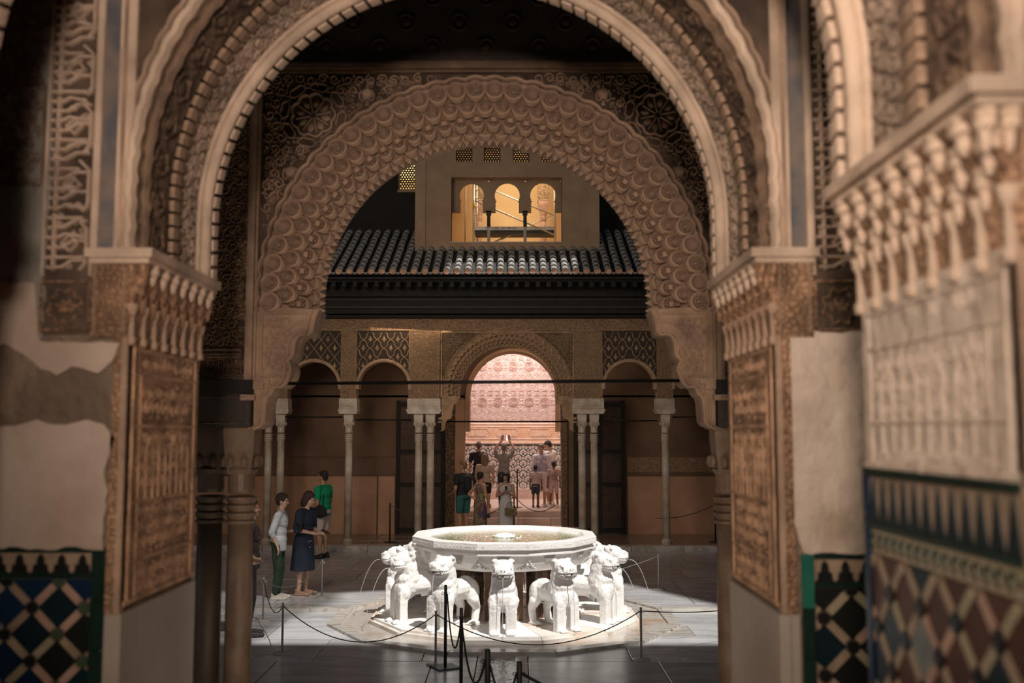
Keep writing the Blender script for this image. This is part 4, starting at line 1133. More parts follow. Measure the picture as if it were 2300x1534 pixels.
for k in range(nseg):
    tm.f.append((k, k + 1, n1 + k + 1, n1 + k)); tm.f.append((k, 2 * n1 + k, 2 * n1 + k + 1, k + 1))
tile0 = tm.build('roof_tile', tile_m, roof_o, smooth=True)
Rm = Matrix.Rotation(SL, 4, 'X'); ncol = 33; first = True; rnd = random.Random(2)
for c in range(ncol):
    x = -4.55 + c * .2335
    side = x < -2.42 or x > 1.98
    for r_ in range(11 if side else 6):
        s = r_ * .285
        M = Matrix.Translation((x + rnd.uniform(-.006, .006), ey - .04 + s * cos(SL), ez + .005 + s * sin(SL) + rnd.uniform(0, .006))) @ Rm
        if first: tile0.matrix_local = M; first = False
        else: copy_obj(tile0, roof_o, M)
    e = MB().prism([(.074 * cos(pi * k / 6), .070 * sin(pi * k / 6) + .022) for k in range(7)] + [(-.062, -.015), (-.03, -.03 - rnd.uniform(0, .02)), (.03, -.03 - rnd.uniform(0, .02)), (.062, -.015)], -.05, .004, lambda u, v, n, x=x: (x + u, ey - .04 - n, ez + .012 + v))
    e.build('tile_end', tile_end_m, roof_o)
    ch = MB()
    for k in range(6):
        a = pi + pi * k / 5; a2 = pi + pi * (k + 1) / 5
    ch.prism([(.05 * cos(pi + pi * k / 5), .035 * sin(pi + pi * k / 5) + .01) for k in range(6)] + [(.05, .02), (-.05, .02)], -.06, .02, lambda u, v, n, x=x: (x + .117 + u, ey - .02 - n, ez - .005 + v))
    ch.build('channel_tile', tile_m, roof_o)

# ------------------------------------------------------------------ gallery back wall and its doors
YG = 24.6
g = arch_plate(MB(), AD - 1.6, AD + 1.8, 3.45, 5.2, -.09, 3.50, 1.10, YG, YG + .5)
g.box(-9, -1.28, YG, YG + .5, .1, 3.5); g.box(1.10, 8, YG, YG + .5, .1, 3.5); g.box(-9, AD - 1.55, YG, YG + .5, 3.45, 5.6); g.box(AD + 1.75, 8, YG, YG + .5, 3.45, 5.6)
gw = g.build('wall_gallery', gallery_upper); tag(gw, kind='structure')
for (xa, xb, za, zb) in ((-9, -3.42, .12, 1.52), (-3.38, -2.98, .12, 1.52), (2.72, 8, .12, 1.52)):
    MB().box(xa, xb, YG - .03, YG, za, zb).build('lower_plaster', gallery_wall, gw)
for (xa, xb) in ((-9, -2.98), (2.72, 8)):
    MB().box(xa, xb, YG - .045, YG, 1.52, 1.56).build('rail_moulding', mat('umber_rail', (0.14, 0.085, 0.055), .8), gw)
MB().box(2.72, 8, YG - .02, YG, 1.62, 1.98).build('lettering_band', fine, gw)
MB().box(-9, -2.98, YG - .02, YG, 1.98, 2.0).build('rail_moulding', MATS['umber_rail'], gw)
o = MB().box(-9, 8, 22.0, 24.7, 5.2, 5.3).build('ceiling_far_gallery', dark_wood); tag(o, kind='structure')
def door_leaf(x0, x1, label):
    t = tag(empty('door_leaf', ((x0 + x1) / 2, YG - .06, .12)), label, 'door'); hw = (x1 - x0) / 2
    MB().box(-hw, hw, 0, .05, 0, 3.25).build('leaf_board', door_wood, t)
    b = MB()
    for zz in (0.06, 1.15, 1.95, 3.1): b.box(-hw, hw, -.03, 0, zz, zz + .1)
    for xx in (-hw, -.05, hw - .1): b.box(xx, xx + .1, -.035, 0, 0, 3.25)
    b.build('leaf_rails', dark_wood, t)
    for i in range(3):
        for s in (-1, 1):
            b = MB(); cx_ = s * hw / 2; cz_ = (.63, 1.6, 2.55)[i]
            b.ridge([(cx_ + (.16 if k % 2 else .11) * cos(k * pi / 8) * hw / .5, cz_ + (.3 if k % 2 else .22) * sin(k * pi / 8)) for k in range(16)], .02, .012, closed=True)
            b.remap(lambda u, v, n: (u, -n, v)).build('star_inlay', mat('worn_inlay', (0.12, 0.075, 0.05), .7), t)
door_leaf(-2.95, -1.75, 'dark carved wooden door leaf left of the bright doorway')
door_leaf(1.40, 2.66, 'dark wooden door leaf folded back right of the bright doorway')
MB().box(-1.74, -1.50, YG - .08, YG, .12, 3.3).build('jamb_panel', fine_dark, gw); MB().box(-1.50, -1.27, YG - .1, YG, .12, 3.4).build('jamb_strip', gallery_wall, gw)
MB().box(1.10, 1.24, YG - .1, YG, .12, 3.4).build('jamb_strip', fine_dark, gw)
arch_sweep(MB(), [(YG - .06, 1.085), (YG - .02, 1.06), (YG + .5, 1.06), (YG + .5, 1.14), (YG - .06, 1.16)], 3.50, 2.6, -.09, n=60).build('door_arch_moulding', gallery_wall, gw)
tt = MB().add([(-.016, 0, .01), (.016, 0, .01), (.016, .05, .01), (-.016, .05, .01), (0, .0, -.02), (0, .05, -.02)], [(0, 3, 2, 1), (0, 1, 4), (1, 2, 5, 4), (2, 3, 5), (3, 0, 4, 5)]).build('fringe_point', hall_stucco)
place_along(gw, 'fringe_point', tt, 90, 1.055, 3.50, 3.2, -.09, YG - .02)
# steps up into the far hall
for k, (ya, z) in enumerate(((24.45, .29), (25.05, .46), (25.55, .63))):
    x = -1.7
    for i, w in enumerate((.85, .9, .8, .85)):
        slab(x, x + w, ya, ya + (.62 if k < 2 else .9), z, hall_marble, 'step_stone', gw, z0=.1); x += w
hall_floor = MB().box(-3.6, 3.6, 25.3, 31, .2, .615).build('floor_far_hall', hall_marble); tag(hall_floor, kind='structure')
for i in range(8):
    for j in range(5): slab(-3.6 + i * .9, -2.7 + i * .9, 26.4 + j * .75, 27.15 + j * .75, .632, hall_marble, 'floor_slab', hall_floor, z0=.6)
hb = MB().box(-3.4, 3.4, 30.0, 30.3, .6, 7.0).build('wall_far_hall', hall_stucco); tag(hb, kind='structure')
for nm, bx in (('wall_far_hall_left', (-3.6, -3.4, 25.1, 30.3, .6, 7)), ('wall_far_hall_right', (3.4, 3.6, 25.1, 30.3, .6, 7)), ('ceiling_far_hall', (-3.6, 3.6, 25.1, 30.3, 7, 7.1))):
    o = MB().box(*bx).build(nm, hall_stucco); tag(o, kind='structure')
o = MB().box(-3.6, 3.6, 25.1, 25.3, 4.7, 7.0).build('wall_far_hall_front', hall_stucco); tag(o, kind='structure')
fh = frame_xy(30.0)
x = -3.4
while x < 3.4: slab(x, x + 1.7, 29.55, 30.0, .92, hall_marble, 'plinth_stone', hb, z0=.6); x += 1.7
MB().prism([(-3.4, .92), (3.4, .92), (3.4, 2.20), (-3.4, 2.20)], 0, .012, fh).build('dado_ground', mat('dado_cream_glaze', (0.60, 0.53, 0.47), .4, col2=(.52, .44, .37), vscale=30), hb)
MB().prism([(-3.4, 2.2), (3.4, 2.2), (3.4, 2.235), (-3.4, 2.235)], 0, .02, fh).build('dado_border', black_glaze, hb)
dk = mat('dado_blue_black_glaze', (0.05, 0.05, 0.055), .4)
b = MB(); b2 = MB(); px_ = .30; pz_ = .32
for i in range(-6, 7):
    for j in range(5):
        for (du, dv) in ((0, 0), (.5, .5)):
            u = (i + du) * px_ - .1; v = 1.02 + (j + dv) * pz_
            if not .98 < v < 2.17 or abs(u) > 2.2: continue
            # eight-petalled knot
            P = [(u + (.10 + .022 * abs(cos(4 * t * pi / 12))) * cos(t * pi / 12 + .13), v + (.10 + .022 * abs(cos(4 * t * pi / 12))) * sin(t * pi / 12 + .13)) for t in range(24)]
            P = [(p[0], min(2.19, max(.93, p[1]))) for p in P]
            b.ridge(P, .018, .004, closed=True, top=.9)
            b.ridge([(u + (.052 if k % 2 else .03) * cos(k * pi / 4), v + (.052 if k % 2 else .03) * sin(k * pi / 4)) for k in range(8)], .012, .004, closed=True, top=.9)
            if v < 2.05 and v > 1.0:
                for s in (-1, 1):
                    b.ridge([(u + s * .085, v + .07), (u + s * .14, v + .11), (u + s * .15, v + .16)], .02, .004, top=.9)
                    b2.dome(u + s * .075, v + .16, .018, .004)
b.v = [(p[0], p[1], p[2] + .012) for p in b.v]; b.remap(fh).build('dado_interlace', dk, hb)
b2.v = [(p[0], p[1], p[2] + .012) for p in b2.v]; b2.remap(fh).build('dado_dots', mat('dado_ochre_glaze', (0.45, 0.2, 0.08), .4), hb)
MB().prism([(-3.4, 2.235), (3.4, 2.235), (3.4, 2.86), (-3.4, 2.86)], 0, .03, fh).build('inscription_band', hall_band, hb)
b = MB(); r_ = random.Random(3)
for (za, zb) in ((2.27, 2.30), (2.38, 2.40), (2.74, 2.76), (2.82, 2.85)): b.ridge([(-3, (za + zb) / 2), (3, (za + zb) / 2)], zb - za, .012)
for u0 in (-2.2, -1.5, -.62, .35, 1.2):
    w = .62
    b.ridge([(u0 + .08, 2.44), (u0, 2.56), (u0 + .08, 2.70), (u0 + w, 2.70), (u0 + w + .08, 2.56), (u0 + w, 2.44)], .014, .014, closed=True)
    u = u0 + .09
    while u < u0 + w - .02:
        b.ridge([(u, 2.47), (u, 2.5 + r_.uniform(.03, .17))], .013, .014); u += .045
    b.ridge([(u0 + .07, 2.49), (u0 + w - .04, 2.49)], .012, .014)
b.v = [(p[0], p[1], p[2] + .03) for p in b.v]; b.remap(fh).build('inscription_relief', hall_relief2, hb)
# repeated rosettes and squares of the wall above
b = MB(); b2 = MB()
for j in range(11):
    v = 2.95 + j * .27
    for i in range(-8, 9):
        u = i * .235 - .09
        kind = (j + 0) % 4
        if kind == 0:
            for k in range(4): a = pi / 4 + k * pi / 2; b.leaf(u + .012 * cos(a), v + .012 * sin(a), .055, .028, a, .014)
        elif kind == 1:
            for k in range(4): a = k * pi / 2; b.leaf(u + .012 * cos(a), v + .012 * sin(a), .06, .03, a, .014)
            b2.ridge([(u + .117, v - .04), (u + .117, v + .04)], .012, .010)
        elif kind == 2 and i % 2 == 0:
            for R_ in (.055, .10, .135): b.ridge([(u + R_ * cos(t * pi / 8), v + R_ * sin(t * pi / 8)) for t in range(16)], .013, .014, closed=True)
        elif kind == 2:
            b2.ridge([(u + (.09 if k % 2 else .055) * cos(k * pi / 4), v + (.09 if k % 2 else .055) * sin(k * pi / 4)) for k in range(8)], .012, .012, closed=True)
        elif kind == 3:
            b.ridge([(u - .06, v - .07), (u + .06, v - .07), (u + .06, v + .07), (u - .06, v + .07)], .012, .012, closed=True)
            b2.ridge([(u - .03, v), (u, v + .04), (u + .03, v), (u, v - .04)], .01, .012, closed=True)
b.remap(fh).build('wall_rosettes', hall_relief, hb); b2.remap(fh).build('wall_small_ornament', hall_relief2, hb)

# ------------------------------------------------------------------ upper storey with the triple-arched window
YM = 22.9
m_ = MB()
m_.box(-2.364, -1.523, YM, YM + .35, 6.2, 10.6); m_.box(1.06, 1.919, YM, YM + .35, 6.2, 10.6); m_.box(-1.523, 1.06, YM, YM + .35, 6.2, 7.012)
wx = [(-1.423, -1.033), (-.763, -.374), (-.081, .305), (.588, .974)]
m_.box(-1.523, 1.06, YM, YM + .35, 8.549, 8.91)
xs = [-1.523] + [x for p in wx for x in p] + [1.06]
for k in range(0, 10, 2): m_.box(xs[k], xs[k + 1], YM, YM + .35, 8.91, 9.5)
m_.box(-1.523, 1.06, YM, YM + .35, 9.5, 10.6)
up = m_.build('wall_upper_storey', mirador_m); tag(up, kind='structure')
MB().box(-2.364, -2.126, YM - .04, YM, 6.5, 10.6).build('corner_pilaster', mirador_m, up); MB().box(1.66, 1.935, YM - .04, YM, 6.5, 10.6).build('corner_pilaster', mirador_m, up)
MB().box(-2.40, 2.05, YM - .07, YM, 6.62, 6.70).build('base_course', mirador_m, up)
for (xa, xb, ya, yb, za, zb, n_) in ((-1.545, 1.085, -.012, 0, 8.549, 8.575, 'lintel_edge'), (-1.545, -1.523, -.012, .2, 6.99, 8.56, 'reveal_edge'), (1.06, 1.082, -.012, .2, 6.99, 8.56, 'reveal_edge'), (-1.545, 1.085, -.03, .3, 6.985, 7.012, 'window_sill')):
    MB().box(xa, xb, YM + ya, YM + yb, za, zb).build(n_, gallery_wall if n_ != 'window_sill' else plaster_pale, up)
# lattice screens of the small windows
def lattice_screen(name, x0, x1, z0, z1, y, m, pitch, arched=True, parent=up):
    b = MB(); rr = pitch * .5; cx_ = (x0 + x1) / 2; hw = (x1 - x0) / 2
    nx = int((x1 - x0) / pitch) + 2; nz = int((z1 - z0) / (pitch * .866)) + 2
    for j in range(nz):
        for i in range(nx):
            u = x0 + (i + .5 * (j % 2)) * pitch; v = z0 + j * pitch * .866
            if not (x0 + .01 < u < x1 - .01 and z0 < v < z1): continue
            if arched and v > z1 - hw and hypot(u - cx_, v - (z1 - hw)) > hw - .01: continue
            b.ridge([(u + rr * cos(k * pi / 3 + pi / 6), v + rr * sin(k * pi / 3 + pi / 6)) for k in range(6)], pitch * .40, .03, closed=True, top=.95)
    # arched surround
    P = [(x0, z0), (x0, z1 - hw)] + [(cx_ - hw * cos(t * pi / 10), z1 - hw + hw * sin(t * pi / 10)) for t in range(1, 10)] + [(x1, z1 - hw), (x1, z0)]
    b.ridge(P, .05, .045, closed=True, top=.9)
    b.remap(frame_xy(y)); return b.build(name, m, parent)
scr = mat('dark_lattice', (0.05, 0.04, 0.032), .8)
for k, (a, c_) in enumerate(wx):
    lattice_screen('lattice_screen', a, c_, 8.91, 9.42, YM + .12, scr, .062)
# dark flank walls left and right, with one lit lattice window
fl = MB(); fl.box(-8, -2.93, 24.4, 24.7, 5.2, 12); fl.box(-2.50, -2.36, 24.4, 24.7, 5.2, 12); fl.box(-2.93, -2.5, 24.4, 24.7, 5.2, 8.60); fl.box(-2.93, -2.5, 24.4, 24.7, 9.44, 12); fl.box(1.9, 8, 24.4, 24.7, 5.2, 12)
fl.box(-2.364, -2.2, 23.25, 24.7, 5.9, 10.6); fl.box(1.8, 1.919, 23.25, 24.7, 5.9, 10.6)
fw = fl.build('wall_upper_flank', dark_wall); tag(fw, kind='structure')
lattice_screen('lattice_window', -2.92, -2.51, 8.60, 9.43, 24.42, mat('pale_lattice', (0.30, 0.22, 0.10), .8), .066, parent=fw)
MB().box(-2.97, -2.46, 24.36, 24.42, 8.55, 8.60).build('window_sill', mirador_m, fw)
MB().box(-2.99, -2.93, 24.38, 24.42, 8.55, 9.5).build('window_edge', dark_wood, fw)
# sunlit space behind that lattice
area('lattice_room_light', (-3.2, 24.95, 10.2), (-2.9, 25.9, 9.0), .5, 60, (1.0, .86, .55))
o = MB().box(-4.2, -1.8, 26.0, 26.1, 7.5, 11).build('wall_lattice_room', room_m); tag(o, kind='structure')
# room behind the triple arch
rm = MB(); rm.box(-2.2, 1.8, 26.3, 26.4, 6.4, 10.6); rm.box(-2.2, -2.1, 23.25, 26.4, 6.4, 10.6); rm.box(1.7, 1.8, 23.25, 26.4, 6.4, 10.6); rm.box(-2.2, 1.8, 23.25, 26.4, 6.85, 6.95); rm.box(-2.2, 1.8, 23.25, 26.4, 10.4, 10.6)
o = rm.build('wall_upper_room', room_m); tag(o, kind='structure')
# three small horseshoe arches on slim columns, set in the window
ys = YM + .28
ar = MB()
acs = [(-1.060, .292), (-.217, .302), (.631, .307)]
for (cx_, r) in acs:
    cz = 8.195
    arch_plate(ar, cx_ - .44 if cx_ > -1 else -1.523, cx_ + .44 if cx_ < .5 else 1.06, 7.80, 8.549, cx_, cz, r, ys, ys + .12, n=24) if False else None
def tri_arch():
    b = MB()
    edges = [-1.523, -.65, .21, 1.06]
    for k, (cx_, r) in enumerate(acs):
        cz = 8.19; n = 26
        a0 = -.42
        pts = [(cx_ + r * cos(pi - a0 - (pi - 2 * a0) * i / n), cz + r * sin(pi - a0 - (pi - 2 * a0) * i / n)) for i in range(n + 1)]
        pts = [(pts[0][0] + .0, 7.84)] + pts + [(pts[-1][0], 7.84)]
        poly_x0, poly_x1 = edges[k], edges[k + 1]
        vs_ = []
        m2 = len(pts)
        for yy in (ys, ys + .12):
            for (a, c_) in pts: vs_.append((a, yy, c_))
            for (a, c_) in pts:
                # outer boundary: project away from the centre onto the bay rectangle
                dx, dz = a - cx_, c_ - cz
                if c_ <= cz: q_ = (poly_x0 if dx < 0 else poly_x1, c_)
                else:
                    t = min(((poly_x1 - cx_) / dx if dx > 1e-6 else 1e9), ((poly_x0 - cx_) / dx if dx < -1e-6 else 1e9), (8.549 - cz) / dz if dz > 1e-6 else 1e9)
                    q_ = (cx_ + dx * t, cz + dz * t)
                vs_.append((q_[0], yy, q_[1]))
        fs = []
        T = 2 * m2
        for i in range(m2 - 1):
            fs.append((i, i + 1, m2 + i + 1, m2 + i)); fs.append((T + i, T + m2 + i, T + m2 + i + 1, T + i + 1)); fs.append((i, T + i, T + i + 1, i + 1))
        b.add(vs_, fs)
        b.box(poly_x0, pts[0][0], ys, ys + .12, 7.78, 7.845); b.box(pts[-1][0], poly_x1, ys, ys + .12, 7.78, 7.845)
    return b
tri_arch().build('triple_arch', mirador_m, up)
for (cx_, r) in acs:
    b = MB()
    for i in range(30):
        a = -.5 + (pi + 1.0) * i / 29
        b.ell((cx_ + (r + .004) * cos(a), ys + .05, 8.19 + (r + .004) * sin(a)), (.016, .06, .016), nu=6, nv=4)
    b.build('arch_fringe', plaster_pale, up)
for x, lb in ((-.655, 'left slim column in the lit upper window'), (.205, 'right slim column in the lit upper window')):
    t = tag(empty('window_column', (x, ys + .06, 7.012)), lb, 'column')
    MB().lathe([(.036, 0), (.034, .42)], n=14).build('shaft', mat('pale_shaft_marble', (.55, .50, .46), .35), t, smooth=True)
    pr = []
    for k in range(5): pr += [(.036, .42 + k * .045), (.044, .43 + k * .045), (.044, .45 + k * .045)]
    MB().lathe(pr + [(.038, .66)], n=14).build('neck_rings', mat('dark_capital', (.045, .04, .033), .5), t)
    b = MB().lathe([(.05, .66), (.062, .69), (.085, .72), (.085, .77)], n=4, a0=pi / 4); b.box(-.065, .065, -.06, .06, .77, .80); b.build('capital', MATS['dark_capital'], t)
# scaffold standing in the room
sc_ = tag(empty('scaffold', (0, 24.1, 6.95)), 'aluminium scaffold tower standing behind the triple-arched upper window', 'scaffold')
def sp(px, pz): return ((px - .0) * 24.1 / 22.9, (pz - 2.6) * 24.1 / 22.9 + 2.6 - 6.95)
def tb(p, q_, r, m=alu, n_='scaffold_tube', y=0.0, y2=None):
    a = sp(*p); c_ = sp(*q_); MB().tube([(a[0], y, a[1]), (c_[0], y if y2 is None else y2, c_[1])], r, n=8).build(n_, m, sc_, smooth=True)
tb((-1.00, 6.98), (-1.00, 8.5), .028); tb((-.93, 6.98), (-.95, 8.5), .022, y=.5); tb((.895, 6.98), (.895, 8.45), .022); tb((.93, 7.0), (.93, 8.3), .018, y=.4)
tb((-1.23, 7.03), (-1.215, 8.45), .018, plaster_pale, 'hanging_tube', y=.6)
tb((-1.00, 7.80), (-1.00, 7.93), .031, yellow, 'yellow_tape', y=-.002)
tb((-.98, 7.98), (.90, 7.16), .020, y=-.05); tb((-.55, 8.33), (.90, 7.72), .020, y=.4); tb((.87, 7.70), (-.35, 7.10), .013, y=.2); tb((-.66, 6.99), (-.30, 7.17), .02, y=.3)
for k in range(7):
    tb((-1.0, 7.08 + k * .2), (-.93, 7.16 + k * .2), .012, y=0, y2=.5)
a = sp(-.97, 7.29); c_ = sp(.90, 7.37)
MB().box(a[0], c_[0], -.02, .0, a[1] - .0, c_[1]).build('plank_rail', alu, sc_); MB().box(a[0], c_[0], 0, .5, a[1] - .09, a[1]).build('plank_deck', alu_dark, sc_)
tx = bpy.data.curves.new('plank_lettering', 'FONT'); tx.body = 'E. TYUSER   902 888 930'; tx.size = .074; tx.extrude = .001
to = bpy.data.objects.new('plank_lettering', tx); C.objects.link(to); bpy.context.evaluated_depsgraph_get().update(); me_ = bpy.data.meshes.new_from_object(to.evaluated_get(bpy.context.evaluated_depsgraph_get())); bpy.data.objects.remove(to)
me_.materials.clear(); me_.materials.append(ink); to = bpy.data.objects.new('plank_lettering', me_); C.objects.link(to); to.parent = sc_; to.location = (a[0] + .26, -.024, a[1] + .018); to.rotation_euler = (pi / 2, 0, 0)
# plaster column of the room seen through the arches
for (x, z0, z1, lb) in ((.63, 6.95, 8.6, 'pinkish column with carved block seen through the right upper arch'), (-.87, 6.95, 8.6, 'pinkish column behind the scaffold in the left upper arch')):
    t = tag(empty('room_column', (x * 25.3 / 22.9, 25.3, z0)), lb, 'column')
    MB().lathe([(.075, 0), (.07, 1.05)], n=14).build('shaft', hall_relief, t, smooth=True)
    MB().lathe([(.07, 1.05), (.085, 1.07), (.075, 1.10), (.085, 1.14), (.075, 1.17), (.09, 1.25)], n=14).build('neck_rings', hall_relief, t)
    MB().lathe([(.10, 1.25), (.15, 1.38), (.19, 1.50), (.19, 1.56)], n=4, a0=pi / 4).build('capital', hall_relief, t)
    MB().box(-.15, .15, -.12, .12, 1.56, 2.4).build('carved_block', fine, t)
MB().lathe([(.30, 0), (.30, .05), (.26, .07)], n=20, c=(0, 0, 0)).build('round_tray', plaster_pale, sc_, loc=(-1.22, .9, .07))
# added unseen sheets over the court, shaped to bound the sunlit patch
zc_ = 12.6; k_ = zc_ / .84
def shade(pts, n_='sun_mask_1'):
    P = [(x - (-.30) * k_ * -1 * -1 if False else x + .30 * k_, y - .45 * k_) for x, y in pts]
    b = MB(); b.add([(p[0], p[1], zc_) for p in P] + [(p[0], p[1], zc_ + .03) for p in P], [tuple(range(len(P))), tuple(range(2 * len(P) - 1, len(P) - 1, -1))] + [(i, (i + 1) % len(P), len(P) + (i + 1) % len(P), len(P) + i) for i in range(len(P))])
    o = b.build(n_, sun_mask_m); tag(o, kind='structure'); return o
# outline given where its shade falls on the ground
shade([(-12, 24.56), (-12, 17.0), (-2.9, 16.4), (-2.2, 16.6), (0, 17.3), (1.84, 17.45), (3.14, 15.1), (4.4, 12.6), (9, 12.0), (9, 24.56)])
shade([(-12, 24.56), (-3.7, 24.56), (-3.7, 25.5), (-12, 25.5)], 'sun_mask_2')
shade([(-.9, 24.56), (9, 24.56), (9, 25.5), (-.9, 25.5)], 'sun_mask_3')
shade([(-12, 25.5), (9, 25.5), (9, 31), (-12, 31)], 'sun_mask_4')
slt = MB(); yy = 12.0                # added unseen slats over the left of the court, letting a third of the sun through
while yy < 17.0:
    xr = -3.35 + .2 * max(0, min(1, (yy - 12) / 2.2)) + .35 * max(0, min(1, (yy - 14.2) / 1.2)) - .1 * max(0, yy - 15.8)
    x0_, x1_, y_ = -12 + .30 * k_, xr + .30 * k_, yy - .45 * k_
    slt.box(x0_, x1_, y_, y_ + .13, zc_, zc_ + .01); yy += .19
o = slt.build('sun_mask_slats', sun_mask_m); tag(o, kind='structure')
# side buildings of the court
for nm, bx in (('wall_court_left', (-9.3, -9, 6.7, 24.7, 0, 8.6)), ('wall_court_right', (8.0, 8.3, 6.7, 24.7, 0, 8.6))):
    o = MB().box(*bx).build(nm, gallery_wall); tag(o, kind='structure')
# ------------------------------------------------------------------ fountain
def PXY(r, a): return (FX + r * cos(a), FY + r * sin(a))
ft = tag(empty('fountain', (FX, FY, 0)), 'white marble twelve-sided basin carried above the ring of stone lions', 'fountain')
a15 = radians(15)
for k in range(12):
    a0 = radians(15 + 30 * k); a1 = a0 + radians(30)
    def wedge(r0, r1, z0, z1, m, name, e=.004):
        q_ = [(r0 * cos(a0 + e), r0 * sin(a0 + e)), (r1 * cos(a0 + e / 1.5), r1 * sin(a0 + e / 1.5)), (r1 * cos(a1 - e / 1.5), r1 * sin(a1 - e / 1.5)), (r0 * cos(a1 - e), r0 * sin(a1 - e))]
        MB().prism(q_, z0, z1).build(name, m, ft)
    wedge(.5, 1.84, 0, .085, marble_stain if k % 2 else marble, 'plinth_slab', .003)
    wedge(1.84, 1.90, 0, .055, marble_stain, 'plinth_step')
    wedge(1.90, 2.30, -.02, .008, puddle, 'channel_water', .0)
    wedge(2.30, 2.46, -.02, .035, slab_worn, 'kerb_stone')
MB().lathe([(.52, 0), (.52, .07)], n=24).build('plinth_slab', marble_stain, ft)
# basin
prof = [(0.3, .78), (1.02, .77), (1.12, .78), (1.17, .815), (1.215, .89), (1.235, .985), (1.25, .995), (1.285, 1.0), (1.285, 1.03), (1.262, 1.04), (1.262, 1.06), (1.31, 1.072), (1.318, 1.08), (1.318, 1.158), (1.308, 1.166), (1.15, 1.166), (1.10, 1.13), (1.06, 1.10), (1.04, 1.0), (.2, .93)]
bs = MB().lathe(prof, n=12, a0=a15).build('basin', marble, ft)
MB().lathe([(0.01, 1.118), (1.085, 1.118), (1.085, 1.11), (0.01, 1.11)], n=12, a0=a15).build('basin_water', bowl_water, ft)
rnd = random.Random(4)
b = MB()
b.lathe([(.16, 0), (.15, .02), (.11, .045), (.05, .058), (.01, .06)], n=18)
for i in range(50):
    a = rnd.uniform(0, 2 * pi); r_ = abs(rnd.gauss(0, .14)); b.ell((r_ * cos(a), r_ * sin(a), max(.0, .05 - r_ * .25)), (.022, .022, .014), nu=6, nv=4)
blob('bubbling_water', b, .012, foam_m, ft, 1).location = (0, 0, 1.118)
b = MB()
for i in range(230):
    a = rnd.uniform(0, 2 * pi); r_ = rnd.uniform(.16, 1.0) ** .8; b.dome(r_ * cos(a), r_ * sin(a), rnd.uniform(.003, .007), .003, n=5)
o = b.build('painted_glints', foam_m, ft, loc=(0, 0, 1.118)); tag(o, kind='stuff')  # white flecks stand in for sun glints on the water
# carving of the twelve faces
def face_map(k):
    am = radians(30 + 30 * k); ca, sa = cos(am), sin(am)
    def f(u, v, n):
        z = .815 + v
        t = min(1, max(0, v / .17)); r_ = (1.165 + .07 * sin(t * pi / 2)) * cos(a15) + n
        return (r_ * ca - u * sa, r_ * sa + u * ca, z)
    return f
carve = MB()
for row in range(6):
    cnt = 8 - row
    if cnt < 2: cnt = 2
    for i in range(cnt):
        u = (i - (cnt - 1) / 2) * .022; v = .165 - row * .021
        carve.ridge([(u - .009, v - .007), (u + .009, v - .007), (u + .009, v + .007), (u - .009, v + .007)], .006, .009, closed=True)
tri = MB()
for s in (-1, 1):
    for (u, v, R_) in ((.035, .03, .026), (.075, .015, .022), (.112, .008, .015), (.03, .075, .022), (.058, .05, .018), (.02, .11, .016), (.09, .032, .014)):
        tri.spiral(s * u, v, R_, 1.0 if s > 0 else 2.1, s, .007, .010, n=9)
tri.dome(0, .065, .02, .014); tri.leaf(0, .12, .045, .02, pi / 2, .012); tri.ridge([(-.14, .003), (.14, .003)], .007, .008)
for k in range(12):
    f = face_map(k)
    for (src, du) in ((carve, 0.0), (tri, .315)):
        if du: 
            am = radians(45 + 30 * k)
            def f2(u, v, n, am=am):
                t = min(1, max(0, v / .17)); side = 1 if u > 0 else -1; al = am + side * a15
                r_ = (1.165 + .07 * sin(t * pi / 2)) * cos(a15) + n; uu = u - side * (1.165 + .07 * sin(t * pi / 2)) * sin(a15)
                return (r_ * cos(al) - uu * sin(al), r_ * sin(al) + uu * cos(al), .815 + v)
            g_ = f2
        else: g_ = f
        b = MB(); b.v = [g_(p[0], p[1], p[2] * 1.8 + .004) for p in src.v]; b.f = list(src.f)
        b.build('checker_carving' if not du else 'scroll_carving', marble, ft)
    am = radians(30 + 30 * k); b = MB(); r_ = random.Random(k)
    u = -.32
    while u < .32:
        if r_.random() < .6: b.ridge([(u, 1.092), (u, 1.092 + r_.uniform(.02, .05))], .006, .003)
        else: b.spiral(u, 1.118, .016, r_.uniform(0, 6), 1, .004, .003, n=6)
        u += .017
    b.remap(lambda u, v, n: ((1.318 * cos(a15) + n) * cos(am) - u * sin(am), (1.318 * cos(a15) + n) * sin(am) + u * cos(am), v)).build('rim_inscription', marble, ft)
for k in range(11):
    a = radians(-90 + 16.4 + k * 32.73)
    R_ = Euler((0, 0, a)).to_matrix()
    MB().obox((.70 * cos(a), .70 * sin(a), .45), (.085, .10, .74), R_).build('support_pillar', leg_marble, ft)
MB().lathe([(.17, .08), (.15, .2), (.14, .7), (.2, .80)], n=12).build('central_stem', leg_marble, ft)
MB().lathe([(.55, .765), (1.03, .765), (1.05, .79), (.55, .79)], n=12, a0=a15).build('basin_underside', marble_dark, ft)

